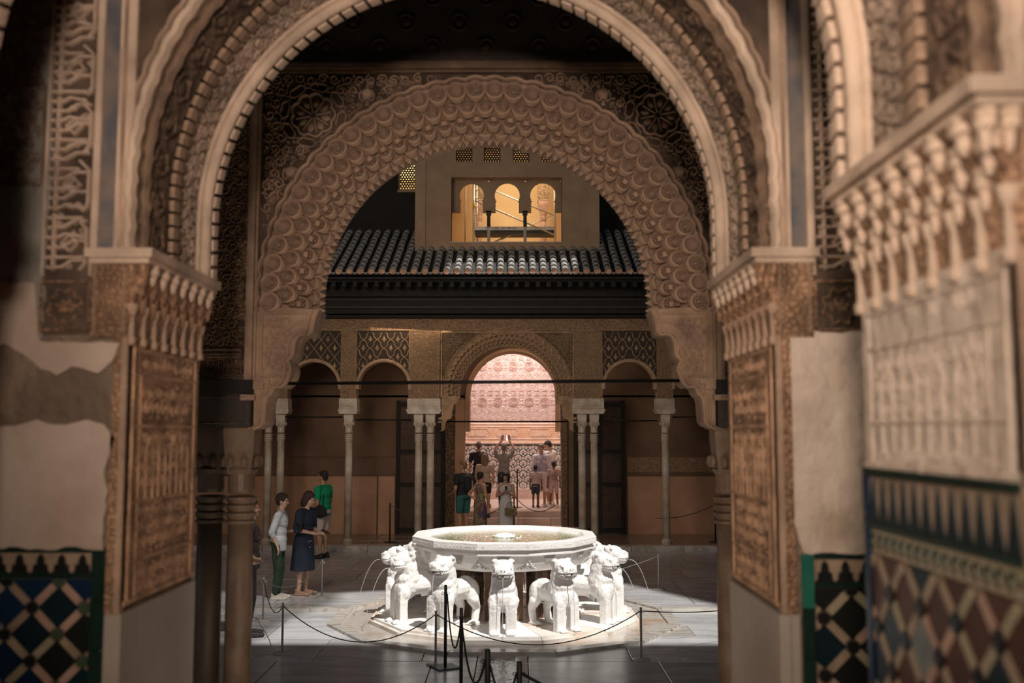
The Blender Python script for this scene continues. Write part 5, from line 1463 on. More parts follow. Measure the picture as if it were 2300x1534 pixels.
# ------------------------------------------------------------------ lions
def lion_mesh():
    b = MB()
    b.cap((-.27, 0, .455), (.10, 0, .455), .118, .128)
    b.ell((-.30, 0, .44), (.125, .135, .15)); b.ell((-.12, 0, .44), (.2, .118, .13))
    b.ell((.17, 0, .46), (.155, .150, .185)); b.ell((.235, 0, .40), (.112, .146, .15)); b.ell((.20, 0, .54), (.13, .135, .12))
    b.cap((.13, 0, .52), (.19, 0, .72), .140, .122); b.ell((.13, 0, .66), (.10, .118, .16))
    b.ell((.215, 0, .775), (.12, .118, .115)); b.ell((.285, 0, .745), (.105, .112, .095)); b.obox((.315, 0, .745), (.12, .175, .14)); b.ell((.35, 0, .74), (.068, .098, .078)); b.ell((.20, 0, .83), (.09, .10, .06))
    b.ell((.315, 0, .685), (.085, .09, .045)); b.ell((.25, 0, .835), (.07, .075, .035))
    b.ell((.388, 0, .775), (.028, .04, .025))
    for s in (-1, 1):
        b.ell((.165, s * .084, .862), (.026, .042, .034), Euler((-s * .1, .1, 0))); b.ell((.13, s * .08, .82), (.05, .035, .06))
        b.ell((.30, s * .088, .72), (.07, .028, .05))
        # foreleg: flat-fronted pillar
        b.obox((.275, s * .085, .19), (.11, .116, .40)); b.cap((.275, s * .085, .36), (.275, s * .082, .05), .068, .054); b.ell((.25, s * .10, .37), (.085, .06, .11))
        b.ell((.335, s * .083, .022), (.075, .052, .03)); b.obox((.29, s * .083, .012), (.15, .10, .024))
        for t in range(4): b.ell((.395, s * .083 + (t - 1.5) * .024, .017), (.022, .012, .017), nu=8, nv=5)
        # hind leg
        b.ell((-.305, s * .088, .385), (.118, .066, .165)); b.cap((-.29, s * .10, .31), (-.375, s * .10, .20), .073, .05); b.cap((-.375, s * .10, .20), (-.345, s * .10, .05), .048, .044)
        b.ell((-.29, s * .10, .022), (.095, .05, .03)); b.obox((-.32, s * .10, .012), (.14, .095, .024))
        for t in range(4): b.ell((-.205, s * .10 + (t - 1.5) * .022, .015), (.022, .011, .015), nu=8, nv=5)
    b.tube([(-.41, 0, .46), (-.44, .0, .36), (-.43, .03, .26), (-.40, .09, .24), (-.36, .125, .30), (-.31, .14, .36)], .02, n=8)
    return b
def lion_post(me):
    for v in me.vertices:
        x, y_, z = v.co
        n = v.normal
        d = 0.0
        # concentric whisker grooves on the muzzle
        if x > .20 and .64 < z < .83:
            r_ = hypot(x - .41, (z - .735) * 1.2); a = min(1, max(0, (x - .20) / .05))
            d += .0045 * sin(r_ * 2 * pi / .020) * a * (1 if r_ < .2 else 0)
            if abs(z - .715 - .08 * max(0, .33 - x)) < .006 and x > .24: d -= .009
        # locks of the mane on breast and neck
        m_ = max(0, min(1, (x - .02) / .08)) * max(0, min(1, (z - .27) / .03)) * (1 if z < .66 or x < .18 else 0)
        if m_ > 0 and not (x > .3 and z > .62):
            p = V((x * 16, y_ * 22, z * 15)); dd = noise.voronoi(p)[0]
            d += m_ * .010 * (min(dd[0], .6) - .3) * -1 - 0
        # slight chisel unevenness
        d += .003 * noise.noise(V((x, y_, z)) * 9)
        v.co = v.co + n * d
    me.update()
t0 = tag(empty('stone_lion', (0, 0, .085)), 'x', 'statue', 'twelve stone lions carrying the basin')
body = blob('body', lion_mesh(), .0085, lion_mat, t0, 2, lion_post)
for s in (-1, 1):
    b = MB().ell((.318, s * .075, .795), (.014, .016, .016), nu=8, nv=6); b.tube([(.30 + .035 * cos(t * pi / 5), s * .083, .795 + .024 * sin(t * pi / 5)) for t in range(10)], .004, n=4); b.build('eye', lion_mat, t0, smooth=True)
    MB().ell((.412, s * .017, .772), (.006, .007, .006), nu=6, nv=4).build('nostril', leg_marble, t0)
MB().tube([(.385, 0, .712), (.422, 0, .712)], .011, n=8).build('spout', mat('spout_lead', (.08, .08, .08), .4, metal=.6), t0)
b = MB()
b.ridge([(x_ * .088 / 4, -.006 * abs(x_) / 4) for x_ in range(-4, 5)], .005, .004)
b.remap(lambda u, v, n: (.405 - abs(u) * .35 + n, u, .712 + v)).build('mouth_shadow', leg_marble, t0)  # brown strip stands in for the shadow line of the mouth
lion_labels = {270: 'white stone lion facing straight at the viewer in front of the basin', 240: 'white stone lion left of the front one, partly behind the black rope posts', 210: 'large white stone lion third from the front on the left, spouting left',
    180: 'white stone lion at the far left edge of the basin, behind the spouting left one', 150: 'stone lion behind the left of the basin, only its raised ear and head showing', 300: 'white stone lion right of the front one, its head turned right',
    330: 'white stone lion on the right side, third from the front', 0: 'white stone lion at the far right edge with a long water jet', 30: 'stone lion behind the right of the basin, back of its head showing',
    60: 'stone lion hidden behind the basin on the right', 90: 'stone lion hidden directly behind the basin', 120: 'stone lion hidden behind the basin on the left'}
jet_labels = {270: 'thin water jet falling before the front lion', 240: 'thin water jet beside the tall black post', 210: 'curved water jet from the second muzzle on the left', 180: 'leftmost curved water jet', 300: 'thin water jet right of the front lion', 330: 'curved water jet from the right-hand lion near the rope post',
    0: 'rightmost long curved water jet', 30: 'water jet hidden behind the right edge of the basin', 150: 'water jet hidden behind the left edge of the basin'}
turn = {240: .0, 300: 0, 210: .0, 330: .0}
for i, (deg, lb) in enumerate(lion_labels.items()):
    t = t0 if i == 0 else copy_tree(t0)
    a = radians(deg); R_ = 1.325
    t.location = (FX + R_ * cos(a), FY + R_ * sin(a), .085); t.rotation_euler = (0, 0, a + turn.get(deg, 0)); t['label'] = lb
    s_ = 1 + .02 * sin(deg); s_ *= 1.03; t.scale = (s_, s_ * (1.17 + .02 * cos(deg * 3)), s_)
    if deg in jet_labels:
        pts = []; z0 = .085 + .712; v0 = .9 if deg != 270 and deg != 240 and deg != 300 else .12
        T = sqrt(2 * (z0 - .02) / 9.81)
        for k in range(12):
            tt_ = T * k / 11; r_ = R_ + .43 + v0 * tt_; pts.append((FX + r_ * cos(a), FY + r_ * sin(a), z0 + (.35 * v0 * tt_) - 4.9 * tt_ * tt_ * (1 + .35 * v0 * T / (z0) )))
        j = MB().tube(pts, [.0055 - .003 * k / 11 for k in range(12)], n=6).build('water_jet', jet_m, smooth=True); tag(j, jet_labels[deg], 'water jet', 'jets spouting from the lions')

# ------------------------------------------------------------------ rope posts and ropes
def steel_post(x, y, label, h=.585):
    t = tag(empty('rope_post', (x, y, 0)), label, 'rope post', 'low steel rope posts around the fountain')
    MB().lathe([(.105, 0), (.108, .008), (.09, .018), (.03, .024), (.015, .026)], n=28).build('base', steel, t, smooth=False)
    MB().lathe([(.013, .02), (.013, h - .015), (.016, h - .013), (.016, h), (.01, h + .004)], n=14).build('pole', steel, t, smooth=True)
    for s in (-1, 1): MB().tube([(s * (.013 + .013 * (1 - cos(k * pi / 5))) , 0, h - .045 + .012 * sin(k * pi / 5)) for k in range(11)], .003, n=5).build('hook', steel, t)
    return t
def dark_post(x, y, z, label, h=.9, sq=False, r=.017, base=True, grp='tall black rope posts'):
    t = tag(empty('rope_post', (x, y, z)), label, 'rope post', grp)
    MB().lathe([(r, .01), (r, h - .012), (r * .8, h)], n=14).build('pole', black_paint, t, smooth=True)
    if sq: MB().obox((0, 0, .008), (.26, .26, .016), Euler((0, 0, .5))).build('base', black_paint, t)
    else: MB().lathe([(.14, 0), (.14, .008), (.11, .016), (.03, .022)], n=24).build('base', black_paint, t)
    for s in (-1, 1): MB().tube([(s * (r + .012 + .014 * cos(k * pi / 4)), 0, h - .09 + .014 * sin(k * pi / 4)) for k in range(9)], .003, n=5).build('ring', black_paint, t)
    return t
P_ = dict(a=(-3.5, 14.01), b=(-2.76, 11.99), c=(-3.07, 15.98), d=(-.91, 11.46), e=(1.43, 11.69), f=(2.35, 16.76))
steel_post(*P_['a'], 'low steel rope post beside the leftmost visitor in black')
steel_post(*P_['b'], 'low steel rope post in the shade at the front left of the fountain')
steel_post(*P_['c'], 'low steel rope post at the sandals of the woman in navy')
steel_post(*P_['d'], 'low steel rope post directly left of the tallest black post')
steel_post(*P_['e'], 'low dark-looking rope post at the front right of the fountain')
steel_post(*P_['f'], 'sunlit low steel rope post behind the right side of the fountain')
dark_post(-.79, 11.3, 0, 'tall black post on a square base plate in front of the left lion', sq=True)
dark_post(-.52, 9.56, 0, 'black post right of the one on the square plate, base below the frame', h=.95)
dark_post(-.22, 7.77, .0, 'black post with two rings beside the water channel', h=.95, r=.022)
dark_post(.02, 7.37, .0, 'nearest black post, at the lower edge right of the channel', h=.95, r=.020)
dark_post(-2.86, 22.76, .12, 'black post in the far gallery left of the fountain', h=.88)
dark_post(4.49, 22.79, .12, 'black post in the far gallery at the far right', h=.88)
dark_post(-.06, 24.2, .12, 'black post on the far steps behind the woman in the white dress', h=1.0)
dark_post(.02, 26.3, .63, 'dark post standing in the bright doorway hall', h=1.0)
def rope(p, q_, sag, r, label, m=cord, n=18, grp=None):
    pts = []
    for i in range(n + 1):
        t = i / n; pts.append((p[0] + (q_[0] - p[0]) * t, p[1] + (q_[1] - p[1]) * t, p[2] + (q_[2] - p[2]) * t - sag * 4 * t * (1 - t)))
    return tag(MB().tube(pts, r, n=7).build('rope', m, smooth=True), label, 'rope', grp)
def H_(k, h=.55): return (P_[k][0], P_[k][1], h)
rope(H_('b'), H_('d'), .36, .006, 'black rope hanging in front of the left lions')
rope(H_('d'), H_('e'), .36, .006, 'black rope sagging before the front lion')
rope(H_('e'), (4.1, 13.4, .55), .12, .006, 'black rope running off to the right from the front right post')
rope(H_('a'), H_('b'), .22, .006, 'short slack rope between the two left steel posts')
grey_cord = mat('grey_cord', (.14, .13, .12), .7)
rope(H_('a'), H_('c'), .22, .006, 'grey rope crossing the ankles of the two women', grey_cord)
rope(H_('f'), (1.25, 15.9, .35), .02, .006, 'pale rope rising from behind the right lions to the sunlit post', grey_cord)
rope(H_('f'), (4.5, 15.8, .55), .22, .006, 'pale rope running right from the sunlit post', grey_cord)
rope((-.77, 11.28, .80), (-.52, 9.58, .86), .42, .008, 'black rope looped deep between the two tall black posts')
rope((-.52, 9.56, .86), (-.24, 7.79, .86), .35, .009, 'black rope from the second black post down to the channel post')
rope((.04, 7.38, .86), (.9, 6.9, .72), .06, .011, 'thick black rope leaving the nearest post to the right')
rope((0.0, 7.38, .86), (-.2, 7.74, .84), .2, .009, 'slack black rope between the two nearest posts')
rope((-2.84, 22.76, .95), (-1.9, 23.6, .55), .10, .008, 'pale rope in the far gallery left of the twin columns', grey_cord)
rope((4.47, 22.79, .95), (3.2, 23.3, .62), .10, .008, 'dark rope in the far right gallery bay')
rope((-.06, 24.2, 1.05), (-1.0, 24.15, .55), .10, .009, 'dark rope in front of the steps, left of the far post')
rope((-.04, 24.2, 1.05), (.95, 24.3, .85), .25, .009, 'dark rope in front of the steps, right of the far post')
# drain cover in the paving, right
dc = MB(); dc.box(-.24, .24, -.30, .30, 0.0, .006); o = dc.build('drain_cover', slab_worn, loc=(2.03, 13.35, .001)); tag(o, 'square marble access cover let into the paving right of the fountain', 'cover')
MB().lathe([(.02, .0), (.02, .004)], n=10).build('lifting_hole', black_paint, o, loc=(0, 0, .006))
MB().ridge([(-.26, -.32), (.26, -.32), (.26, .32), (-.26, .32)], .012, .004, closed=True).build('cover_frame', mat('cover_joint', (.2, .17, .14), .7), o)

# ------------------------------------------------------------------ people
def skin(n, c): return mat('skin_' + n, c, .55, var=.06, vscale=9)
def cloth(n, c, **k): return mat('cloth_' + n, c, .85, bump=.35, bscale=26, **k)
def rotp(p, c, R): return V(c) + R @ (V(p) - V(c))
def person(label, loc, rz, H, sk, hair, hair_style, arms, legs=((0, 0), (0, 0)), top=None, bottom=None, shoes=None, head=(0, 0), lean=0.0, female=False, vox=.0095, child=False, wide=1.0, foot_spread=0.0):
    """local frame: +Y forward, +X to the person's right ... units for a 1.75 m body"""
    t = tag(empty('person', loc, rz, H / 1.75), label, 'person')
    W = wide
    hx = .088 * W; shx = (.170 if female else .190) * W
    cb = MB()
    hip = V((0, 0, .93)); sp = lean
    up = lambda z: sp * (z - .93)     # forward shift by lean
    # torso
    cb.ell((0, up(.95) - .015, .95), (.155 * W, .118 * W, .125)); cb.ell((0, up(1.12), 1.12), (.130 * W, .098 * W, .15)); cb.ell((0, up(1.30), 1.30), (.155 * W, .108 * W, .155))
    cb.cap((-shx + .03, up(1.41), 1.41), (shx - .03, up(1.41), 1.41), .058, .058); cb.cap((0, up(1.42), 1.42), (0, up(1.53) + .01, 1.53), .056, .05)
    if female:
        for s in (-1, 1): cb.ell((s * .065, up(1.27) + .065, 1.27), (.06, .05, .062))
    Rh = Euler((-head[0], 0, head[1])).to_matrix(); nc = V((0, up(1.52) + .005, 1.53))
    hp = lambda x, y_, z: rotp((x, y_ + up(1.53), z), nc, Rh)
    hm = 1.12 if child else 1.0
    cb.ell(hp(0, -.008, 1.655), (.074 * hm, .093 * hm, .098 * hm), Rh); cb.ell(hp(0, .028, 1.592), (.054 * hm, .062 * hm, .062 * hm), Rh); cb.ell(hp(0, .06, 1.56), (.028, .025, .02), Rh)
    cb.cap(hp(0, .083, 1.65), hp(0, .106, 1.618), .011, .015, n=8); cb.cap(hp(-.045, .078, 1.672), hp(.045, .078, 1.672), .010, .010, n=8)
    for s in (-1, 1): cb.ell(hp(s * .075 * hm, 0, 1.625), (.012, .022, .032), Rh); cb.ell(hp(s * .035, .072, 1.61), (.02, .018, .018), Rh)
    cb.cap(hp(-.02, .088, 1.578), hp(.02, .088, 1.578), .007, .007, n=8)
    # legs
    LG = []
    for s, (fw, out) in zip((-1, 1), legs):
        a = V((s * hx, -.01, .90)); k = V((s * (hx + .006 + out * .5 + foot_spread * .5), fw * .5 + .02, .49)); an = V((s * (hx + .006 + out + foot_spread), fw - .02, .085))
        LG.append((a, k, an))
        cb.cap(a, k, .083 * W, .054); cb.cap(k, an, .052, .036); cb.ell(k + (an - k) * .3 + V((0, -.018, 0)), (.046, .05, .10)); cb.cap(an + V((0, -.03, -.045)), an + V((s * .012, .13, -.058)), .036, .027); cb.ell(an + V((s * .012, .17, -.063)), (.036, .045, .02))
    # arms and hands
    AR = []
    for s, arm in zip((-1, 1), arms):
        sh = V((s * shx, up(1.40), 1.40)); el, wr, hd = V(arm[0]), V(arm[1]), V(arm[2]).normalized()
        AR.append((sh, el, wr))
        cb.cap(sh, el, .05 * W, .037); cb.cap(el, wr, .037, .025)
        side = hd.cross(V((0, 0, 1)));
        if side.length < .2: side = hd.cross(V((0, 1, 0)))
        side.normalize(); nrm = side.cross(hd)
        Rm_ = Matrix((side, hd, nrm)).transposed()
        cb.ell(wr + hd * .05, (.038, .052, .018), Rm_)
        for q_ in range(4):
            o_ = (q_ - 1.5) * .021; ln = (.062, .075, .078, .060)[q_]
            p0 = wr + hd * .085 + side * o_; p1 = p0 + hd * (ln * .5) - nrm * .008; p2 = p1 + hd * (ln * .4) - nrm * .026
            cb.cap(p0, p1, .0095, .009, n=8); cb.cap(p1, p2, .009, .0075, n=8)
        th = wr + hd * .03 + side * (.034 * -s); cb.cap(th, th + hd * .04 + side * (.022 * -s) - nrm * .015, .012, .009, n=8)
    blob('body', cb, vox, sk, t, 1)
    if vox < .009:
        for s in (-1, 1): MB().ell(hp(s * .031, .086, 1.645), (.011, .008, .006), Rh, nu=8, nv=5).build('eye', MATS['dark_capital'], t)
    # hair
    hb_ = MB()
    if hair_style != 'bald':
        g = {'short': .012, 'crop': .006}.get(hair_style, .018)
        hb_.ell(hp(0, -.026, 1.672), (.074 * hm + g, .086 * hm + g, .090 * hm + g), Rh); hb_.ell(hp(0, .03, 1.722), (.062 * hm, .052, .034 + g * .5), Rh)
        hb_.ell(hp(0, -.055, 1.61), (.062 * hm, .05, .06), Rh)
        if hair_style in ('bob', 'long'):
            for s in (-1, 1): hb_.ell(hp(s * .072, -.022, 1.60), (.032, .062, .105 if hair_style == 'bob' else .15), Rh)
            hb_.ell(hp(0, -.075, 1.58), (.085, .05, .12 if hair_style == 'bob' else .19), Rh)
        if hair_style == 'curly':
            r_ = random.Random(3)
            for i in range(26):
                a = r_.uniform(0, 2 * pi); ph = r_.uniform(-.2, 1.4); hb_.ell(hp(.078 * cos(a) * cos(ph), -.03 + .085 * sin(a) * cos(ph), 1.665 + .09 * sin(ph)), (.025, .025, .025), Rh, nu=7, nv=5)
        if hair_style == 'bun': hb_.ell(hp(0, -.105, 1.70), (.042, .042, .042), Rh)
        if hair_style == 'puffs':
            for s in (-1, 1): hb_.ell(hp(s * .05, -.09, 1.70), (.045, .05, .05), Rh)
        if hair_style == 'tied': hb_.ell(hp(0, -.10, 1.60), (.04, .045, .07), Rh)
        blob('hair', hb_, vox, hair, t, 1)
    # top
    if top:
        m_, kind = top
        tb_ = MB(); g = .018; zl = {'tee': .86, 'shirt': .80, 'tank': .9, 'crop': 1.0}[kind]
        tb_.ell((0, up(1.31), 1.31), (.168 * W + g * .3, .115 * W + g, .15)); tb_.cap((-shx + .035, up(1.405), 1.405), (shx - .035, up(1.405), 1.405), .068, .068)
        tb_.ell((0, up(1.13), 1.13), (.148 * W + g * .5, .112 * W + g * .6, .17)); tb_.ell((0, up(.98), .99), (.165 * W + g * .4, .128 * W + g * .4, .15))
        tb_.lathe([(.150 * W, zl), (.162 * W, zl + .02), (.165 * W, zl + .2)], n=18, sx=1.02, sy=.80)
        if female:
            tb_.ell((0, up(1.27) + .06, 1.26), (.135, .072, .09))
        ext = {'tee': .62, 'shirt': 1.25, 'tank': 0, 'crop': 1.5}[kind]
        if ext:
            for (sh, el, wr) in AR:
                e = sh + (el - sh) * min(1, ext); tb_.cap(sh, e, .066 * W, .056)
                if ext > 1: tb_.cap(el, el + (wr - el) * (ext - 1), .052, .047)
            tb_.ell((0, up(1.455), 1.455), (.085, .068, .035))
        blob('shirt' if kind != 'crop' else 'cardigan', tb_, vox, m_, t, 2)
    if bottom:
        m_, kind = bottom; bb = MB()
        if kind in ('dress', 'midi', 'skirt'):
            zb = {'dress': .10, 'midi': .42, 'skirt': .55}[kind]; zt = {'dress': 1.40, 'midi': 1.40, 'skirt': 1.05}[kind]
            if kind != 'skirt':
                bb.ell((0, up(1.29), 1.29), (.168 * W, .13 * W, .16)); bb.ell((0, up(1.13), 1.12), (.145 * W, .115 * W, .16))
                for s in (-1, 1): bb.ell((s * .06, up(1.27) + .072, 1.265), (.07, .055, .07))
                if kind == 'midi':
                    bb.cap((-shx + .03, up(1.41), 1.41), (shx - .03, up(1.41), 1.41), .072, .072)
                    for (sh, el, wr) in AR: bb.cap(sh, sh + (el - sh) * .95, .078, .082)
                else:
                    for s in (-1, 1): bb.cap((s * .085, up(1.38) + .03, 1.36), (s * .095, up(1.44), 1.46), .022, .020)
            fx = (LG[0][2].x + LG[1][2].x) / 2; fy = (LG[0][2].y + LG[1][2].y) / 2
            pr = [(.13, 1.08), (.165, .98), (.185, .86), (.195, .70), (.21, zb + .05), (.215, zb)]
            vs_ = []; nn_ = 28
            for (r_, z_) in pr:
                for k in range(nn_):
                    a = 2 * pi * k / nn_; rr = r_ * W * (1 + (.05 * sin(a * 7 + z_ * 3) * (1.05 - z_)))
                    f_ = (1.08 - z_) / 1.0
                    vs_.append((rr * cos(a), rr * .82 * sin(a) + fy * f_ * .6 + up(max(.93, z_)), z_))
            fs = [(i * nn_ + k, i * nn_ + (k + 1) % nn_, (i + 1) * nn_ + (k + 1) % nn_, (i + 1) * nn_ + k) for i in range(len(pr) - 1) for k in range(nn_)]
            fs += [tuple(range(nn_)), tuple((len(pr) - 1) * nn_ + k for k in range(nn_ - 1, -1, -1))]
            bb.add(vs_, fs)
            blob('dress' if kind != 'skirt' else 'skirt', bb, vox, m_, t, 1)
        else:
            bb.ell((0, -.012, .94), (.168 * W, .13 * W, .13)); bb.ell((0, 0, 1.0), (.150 * W, .115 * W, .08))
            for (a, k, an) in LG:
                if kind == 'shorts': bb.cap(a, a + (k - a) * .72, .096 * W, .088)
                elif kind == 'minis': bb.cap(a, a + (k - a) * .45, .094 * W, .088)
                else: bb.cap(a, k, .094 * W, .070); bb.cap(k, an + V((0, 0, .02)), .067, .050)
            blob('shorts' if kind != 'trousers' else 'trousers', bb, vox, m_, t, 2)
    if shoes:
        m_ = shoes
        for (a, k, an), s in zip(LG, (-1, 1)):
            sb = MB(); sb.cap(an + V((0, -.03, -.043)), an + V((s * .014, .13, -.052)), .043, .034); sb.ell(an + V((s * .014, .175, -.055)), (.044, .05, .028)); sb.ell(an + V((0, -.02, 0)), (.045, .05, .035)); sb.obox(an + V((s * .01, .065, -.073)), (.085, .27, .022))
            blob('shoe', sb, vox * .9, m_, t, 1)
    return t
DOWN = lambda s, o=.03, f=.0: ((s * (.215 + o), -.02 + f, 1.12), (s * (.225 + o), .05 + f, .87), (0, .15, -1))
skA = skin('tan', (.42, .24, .16)); skB = skin('warm', (.50, .28, .19)); skC = skin('deep', (.14, .07, .045)); skD = skin('light', (.52, .33, .25))
hD = mat('hair_dark', (.022, .014, .010), .6, bump=.8, bscale=60); hB = mat('hair_brown', (.10, .055, .03), .6, bump=.8, bscale=60); hG = mat('hair_grey', (.16, .14, .13), .7, bump=.6, bscale=60); hL = mat('hair_light_brown', (.22, .13, .075), .6, bump=.8, bscale=60)
hR = mat('hair_reddish', (.030, .013, .009), .55, bump=.8, bscale=60)
R90 = -pi / 2     # heading +X
# the two women at the left: grey shirt, then navy dress
w1 = person('woman in a pale grey shirt and dark green trousers, hands lowered, facing right', (-3.74, 15.86, 0), R90 - .05, 1.62, skD, hD, 'curly',
            [((-.235, -.05, 1.10), (-.20, .20, 1.12), (0.1, 1, .25)), ((.225, -.06, 1.12), (.20, .04, .90), (0, .25, -1))], top=(cloth('pale_grey_cotton', (.42, .43, .46)), 'shirt'), bottom=(cloth('dark_green', (.020, .040, .024)), 'trousers'), shoes=mat('pale_shoe', (.6, .55, .5), .6), head=(.12, 0), lean=.06, female=True, vox=.0085)
w2 = person('woman in a navy dress looking down at the phone in her hands', (-3.43, 16.26, 0), R90 - .38, 1.63, skD, hR, 'bob',
            [((-.235, .02, 1.13), (-.03, .27, 1.07), (.35, 1, .12)), ((.24, .03, 1.12), (.05, .27, 1.05), (-.3, 1, .1))], bottom=(cloth('navy', (.012, .020, .042)), 'midi'), shoes=mat('tan_sandal', (.36, .22, .15), .6), head=(.42, 0), lean=.08, female=True, vox=.0085, wide=1.12)
b = MB()
for k, (x, z) in enumerate(((.07, .92), (-.0, .92), (.035, .82))): b.ell((x + .02, .165, z), (.010, .006, .010), nu=8, nv=5)
b.build('button', mat('gold_button', (.8, .7, .55), .3), w2)
man = person('man in a bright green T-shirt and pale shorts, seen from the side', (-4.02, 20.9, 0), -R90 - .35, 1.78, skA, hD, 'short',
             [((-.25, -.02, 1.11), (-.20, .10, .90), (0, .3, -1)), ((.25, -.03, 1.12), (.22, .10, .90), (0, .3, -1))], top=(cloth('bright_green', (.0, .30, .13)), 'tee'), bottom=(cloth('pale_shorts', (.60, .50, .48)), 'shorts'), shoes=mat('black_shoe', (.012, .012, .014), .6), head=(.08, 0), wide=1.18, vox=.0095)
b = MB(); b.ell((-.27, -.10, .96), (.06, .15, .13)); b.ell((-.27, -.10, .93), (.065, .16, .10)); blob('bag_tmp', b, .01, cloth('black_bag', (.014, .014, .016)), None, 2)
bag = bpy.data.objects['bag_tmp']; bag.name = 'shoulder_bag'; bag.location = man.location; bag.rotation_euler = man.rotation_euler; bag.scale = man.scale; tag(bag, 'black shoulder bag hanging at the hip of the man in green', 'bag')
MB().tube([(-.20, -.10, 1.05), (-.15, -.10, 1.28), (-.02, -.05, 1.47), (.10, .05, 1.46), (.14, .13, 1.30), (.02, .17, 1.12), (-.15, .12, .99), (-.24, 0, .95)], .011, n=6).build('strap', cloth('black_bag', (.014, .014, .016)), bag)
# partly hidden visitor behind the near column
ph = person('visitor in black trousers half hidden behind the near left column', (-3.43, 13.0, 0), R90 + .3, 1.72, skA, hD, 'long',
            [DOWN(-1, .0, .0), ((.25, -.14, 1.16), (.18, .04, 1.02), (-.6, .7, -.3))], top=(cloth('dark_brown_top', (.03, .02, .017)), 'tee'), bottom=(cloth('black_trousers', (.012, .012, .013)), 'trousers'), shoes=mat('black_shoe', (.012, .012, .014), .6), female=True)
b = MB().lathe([(.172, .93), (.178, .95), (.178, .99), (.172, 1.01)], n=20, sx=1.0, sy=.8); b.build('waistband', cloth('tan_belt', (.38, .26, .17)), ph)
def phone(loc, rot, label, m=black_paint, sc=1.0, screen=None):
    b = MB().obox((0, 0, 0), (.074 * sc, .009, .150 * sc)); o = b.build('phone', m); o.location = loc; o.rotation_euler = rot; tag(o, label, 'phone')
    MB().obox((0, -.0052, 0), (.067 * sc, .001, .14 * sc)).build('screen', screen or black_paint, o)
    MB().obox((.02 * sc, .0055, .055 * sc), (.018, .003, .018)).build('camera_bump', black_paint, o)
    return o
phone((-3.06, 16.16, 1.005), (1.2, 0, R90 - .4), 'dark phone in the hands of the woman in the navy dress')
phone((-3.44, 15.93, 1.10), (.6, .3, R90), 'phone edge held by the woman in the grey shirt')
# visitors in the bright doorway
tee = lambda n, c: (cloth(n, c), 'tee')
person('man with short grey hair in a black T-shirt, back turned, in the doorway hall', (-1.0, 26.6, .63), 0.0, 1.71, skB, hG, 'crop', [DOWN(-1), DOWN(1)], top=tee('black_tee', (.02, .02, .024)), bottom=(cloth('dark_shorts', (.03, .03, .035)), 'shorts'), shoes=MATS['black_shoe'])
person('woman with long light-brown hair in a beige top and black shorts going up the steps', (-.80, 25.3, .46), -.05, 1.58, skB, hL, 'long', [((-.25, -.02, 1.13), (-.22, .14, 1.02), (0, 1, -.4)), ((.26, -.02, 1.13), (.22, .12, 1.0), (0, 1, -.4))], legs=((.0, 0), (-.10, 0)), top=(cloth('beige_top', (.42, .30, .22)), 'tee'), bottom=(cloth('black_shorts', (.012, .012, .014)), 'minis'), shoes=MATS['black_shoe'], female=True, wide=1.1)
pman = person('man in a grey T-shirt and jeans holding a phone up high with both hands', (-.33, 26.2, .63), -.08, 1.66, skB, hG, 'crop', [((-.26, .07, 1.62), (-.06, .16, 1.84), (.1, .1, 1)), ((.28, .07, 1.62), (.13, .16, 1.84), (-.1, .1, 1))], top=tee('grey_tee', (.22, .19, .18)), bottom=(cloth('blue_jeans', (.02, .03, .05)), 'trousers'), shoes=MATS['black_shoe'], lean=.03)
phone((-.235, 26.36, 2.44), (0, 0, 0), 'bright white phone raised above the man in grey', mat('white_phone', (.95, .95, .95), .4), 1.0, mat('phone_screen', (.9, .9, .9), .3, emit=((.95, .95, 1), 1.2)))
bk = person('bearded man in a dark T-shirt and teal shorts with a backpack, left of the doorway', (-1.27, 24.0, .12), .75, 1.78, skB, hL, 'crop', [((-.25, -.02, 1.12), (-.22, .14, 1.0), (0, 1, -.3)), ((.25, -.02, 1.12), (.24, .06, .92), (0, .3, -1))], top=tee('dark_tee', (.018, .02, .025)), bottom=(cloth('teal_shorts', (.03, .15, .14)), 'shorts'), shoes=MATS['black_shoe'], head=(.1, .3), wide=1.1)
b = MB(); b.ell((0, -.20, 1.22), (.14, .09, .22)); b.ell((0, -.24, 1.12), (.11, .07, .12)); bp_ = blob('backpack', b, .012, cloth('black_bag', (.014, .014, .016)), None, 2); bp_.location = bk.location; bp_.rotation_euler = bk.rotation_euler; bp_.scale = bk.scale; tag(bp_, 'black backpack worn by the bearded man at the left of the doorway', 'backpack')
MB().box(-.012, .012, -.335, -.315, 1.10, 1.30).build('pale_stripe', steel, bp_)
# tie-dye dress: real dyed cloth
def tiedye():
    m = bpy.data.materials.new('cloth_tie_dye'); m.use_nodes = True; N = m.node_tree.nodes; L = m.node_tree.links; b = N['Principled BSDF']; b.inputs['Roughness'].default_value = .85
    tc = N.new('ShaderNodeTexCoord'); mp = N.new('ShaderNodeMapping'); mp.inputs['Scale'].default_value = (5, 5, 1.3); n = N.new('ShaderNodeTexNoise'); n.inputs['Scale'].default_value = 1.6; n.inputs['Detail'].default_value = 2
    L.new(tc.outputs['Object'], mp.inputs[0]); L.new(mp.outputs[0], n.inputs['Vector']); r = N.new('ShaderNodeValToRGB'); L.new(n.outputs['Fac'], r.inputs['Fac'])
    cr = r.color_ramp; cols_ = [(.28, (.05, .12, .14)), (.40, (.12, .05, .10)), (.48, (.35, .22, .12)), (.54, (.07, .04, .12)), (.62, (.30, .36, .08)), (.72, (.22, .06, .06))]
    while len(cr.elements) < len(cols_): cr.elements.new(.5)
    for e, (p, c) in zip(cr.elements, cols_): e.position = p; e.color = (*c, 1)
    L.new(r.outputs[0], b.inputs['Base Color']); return m
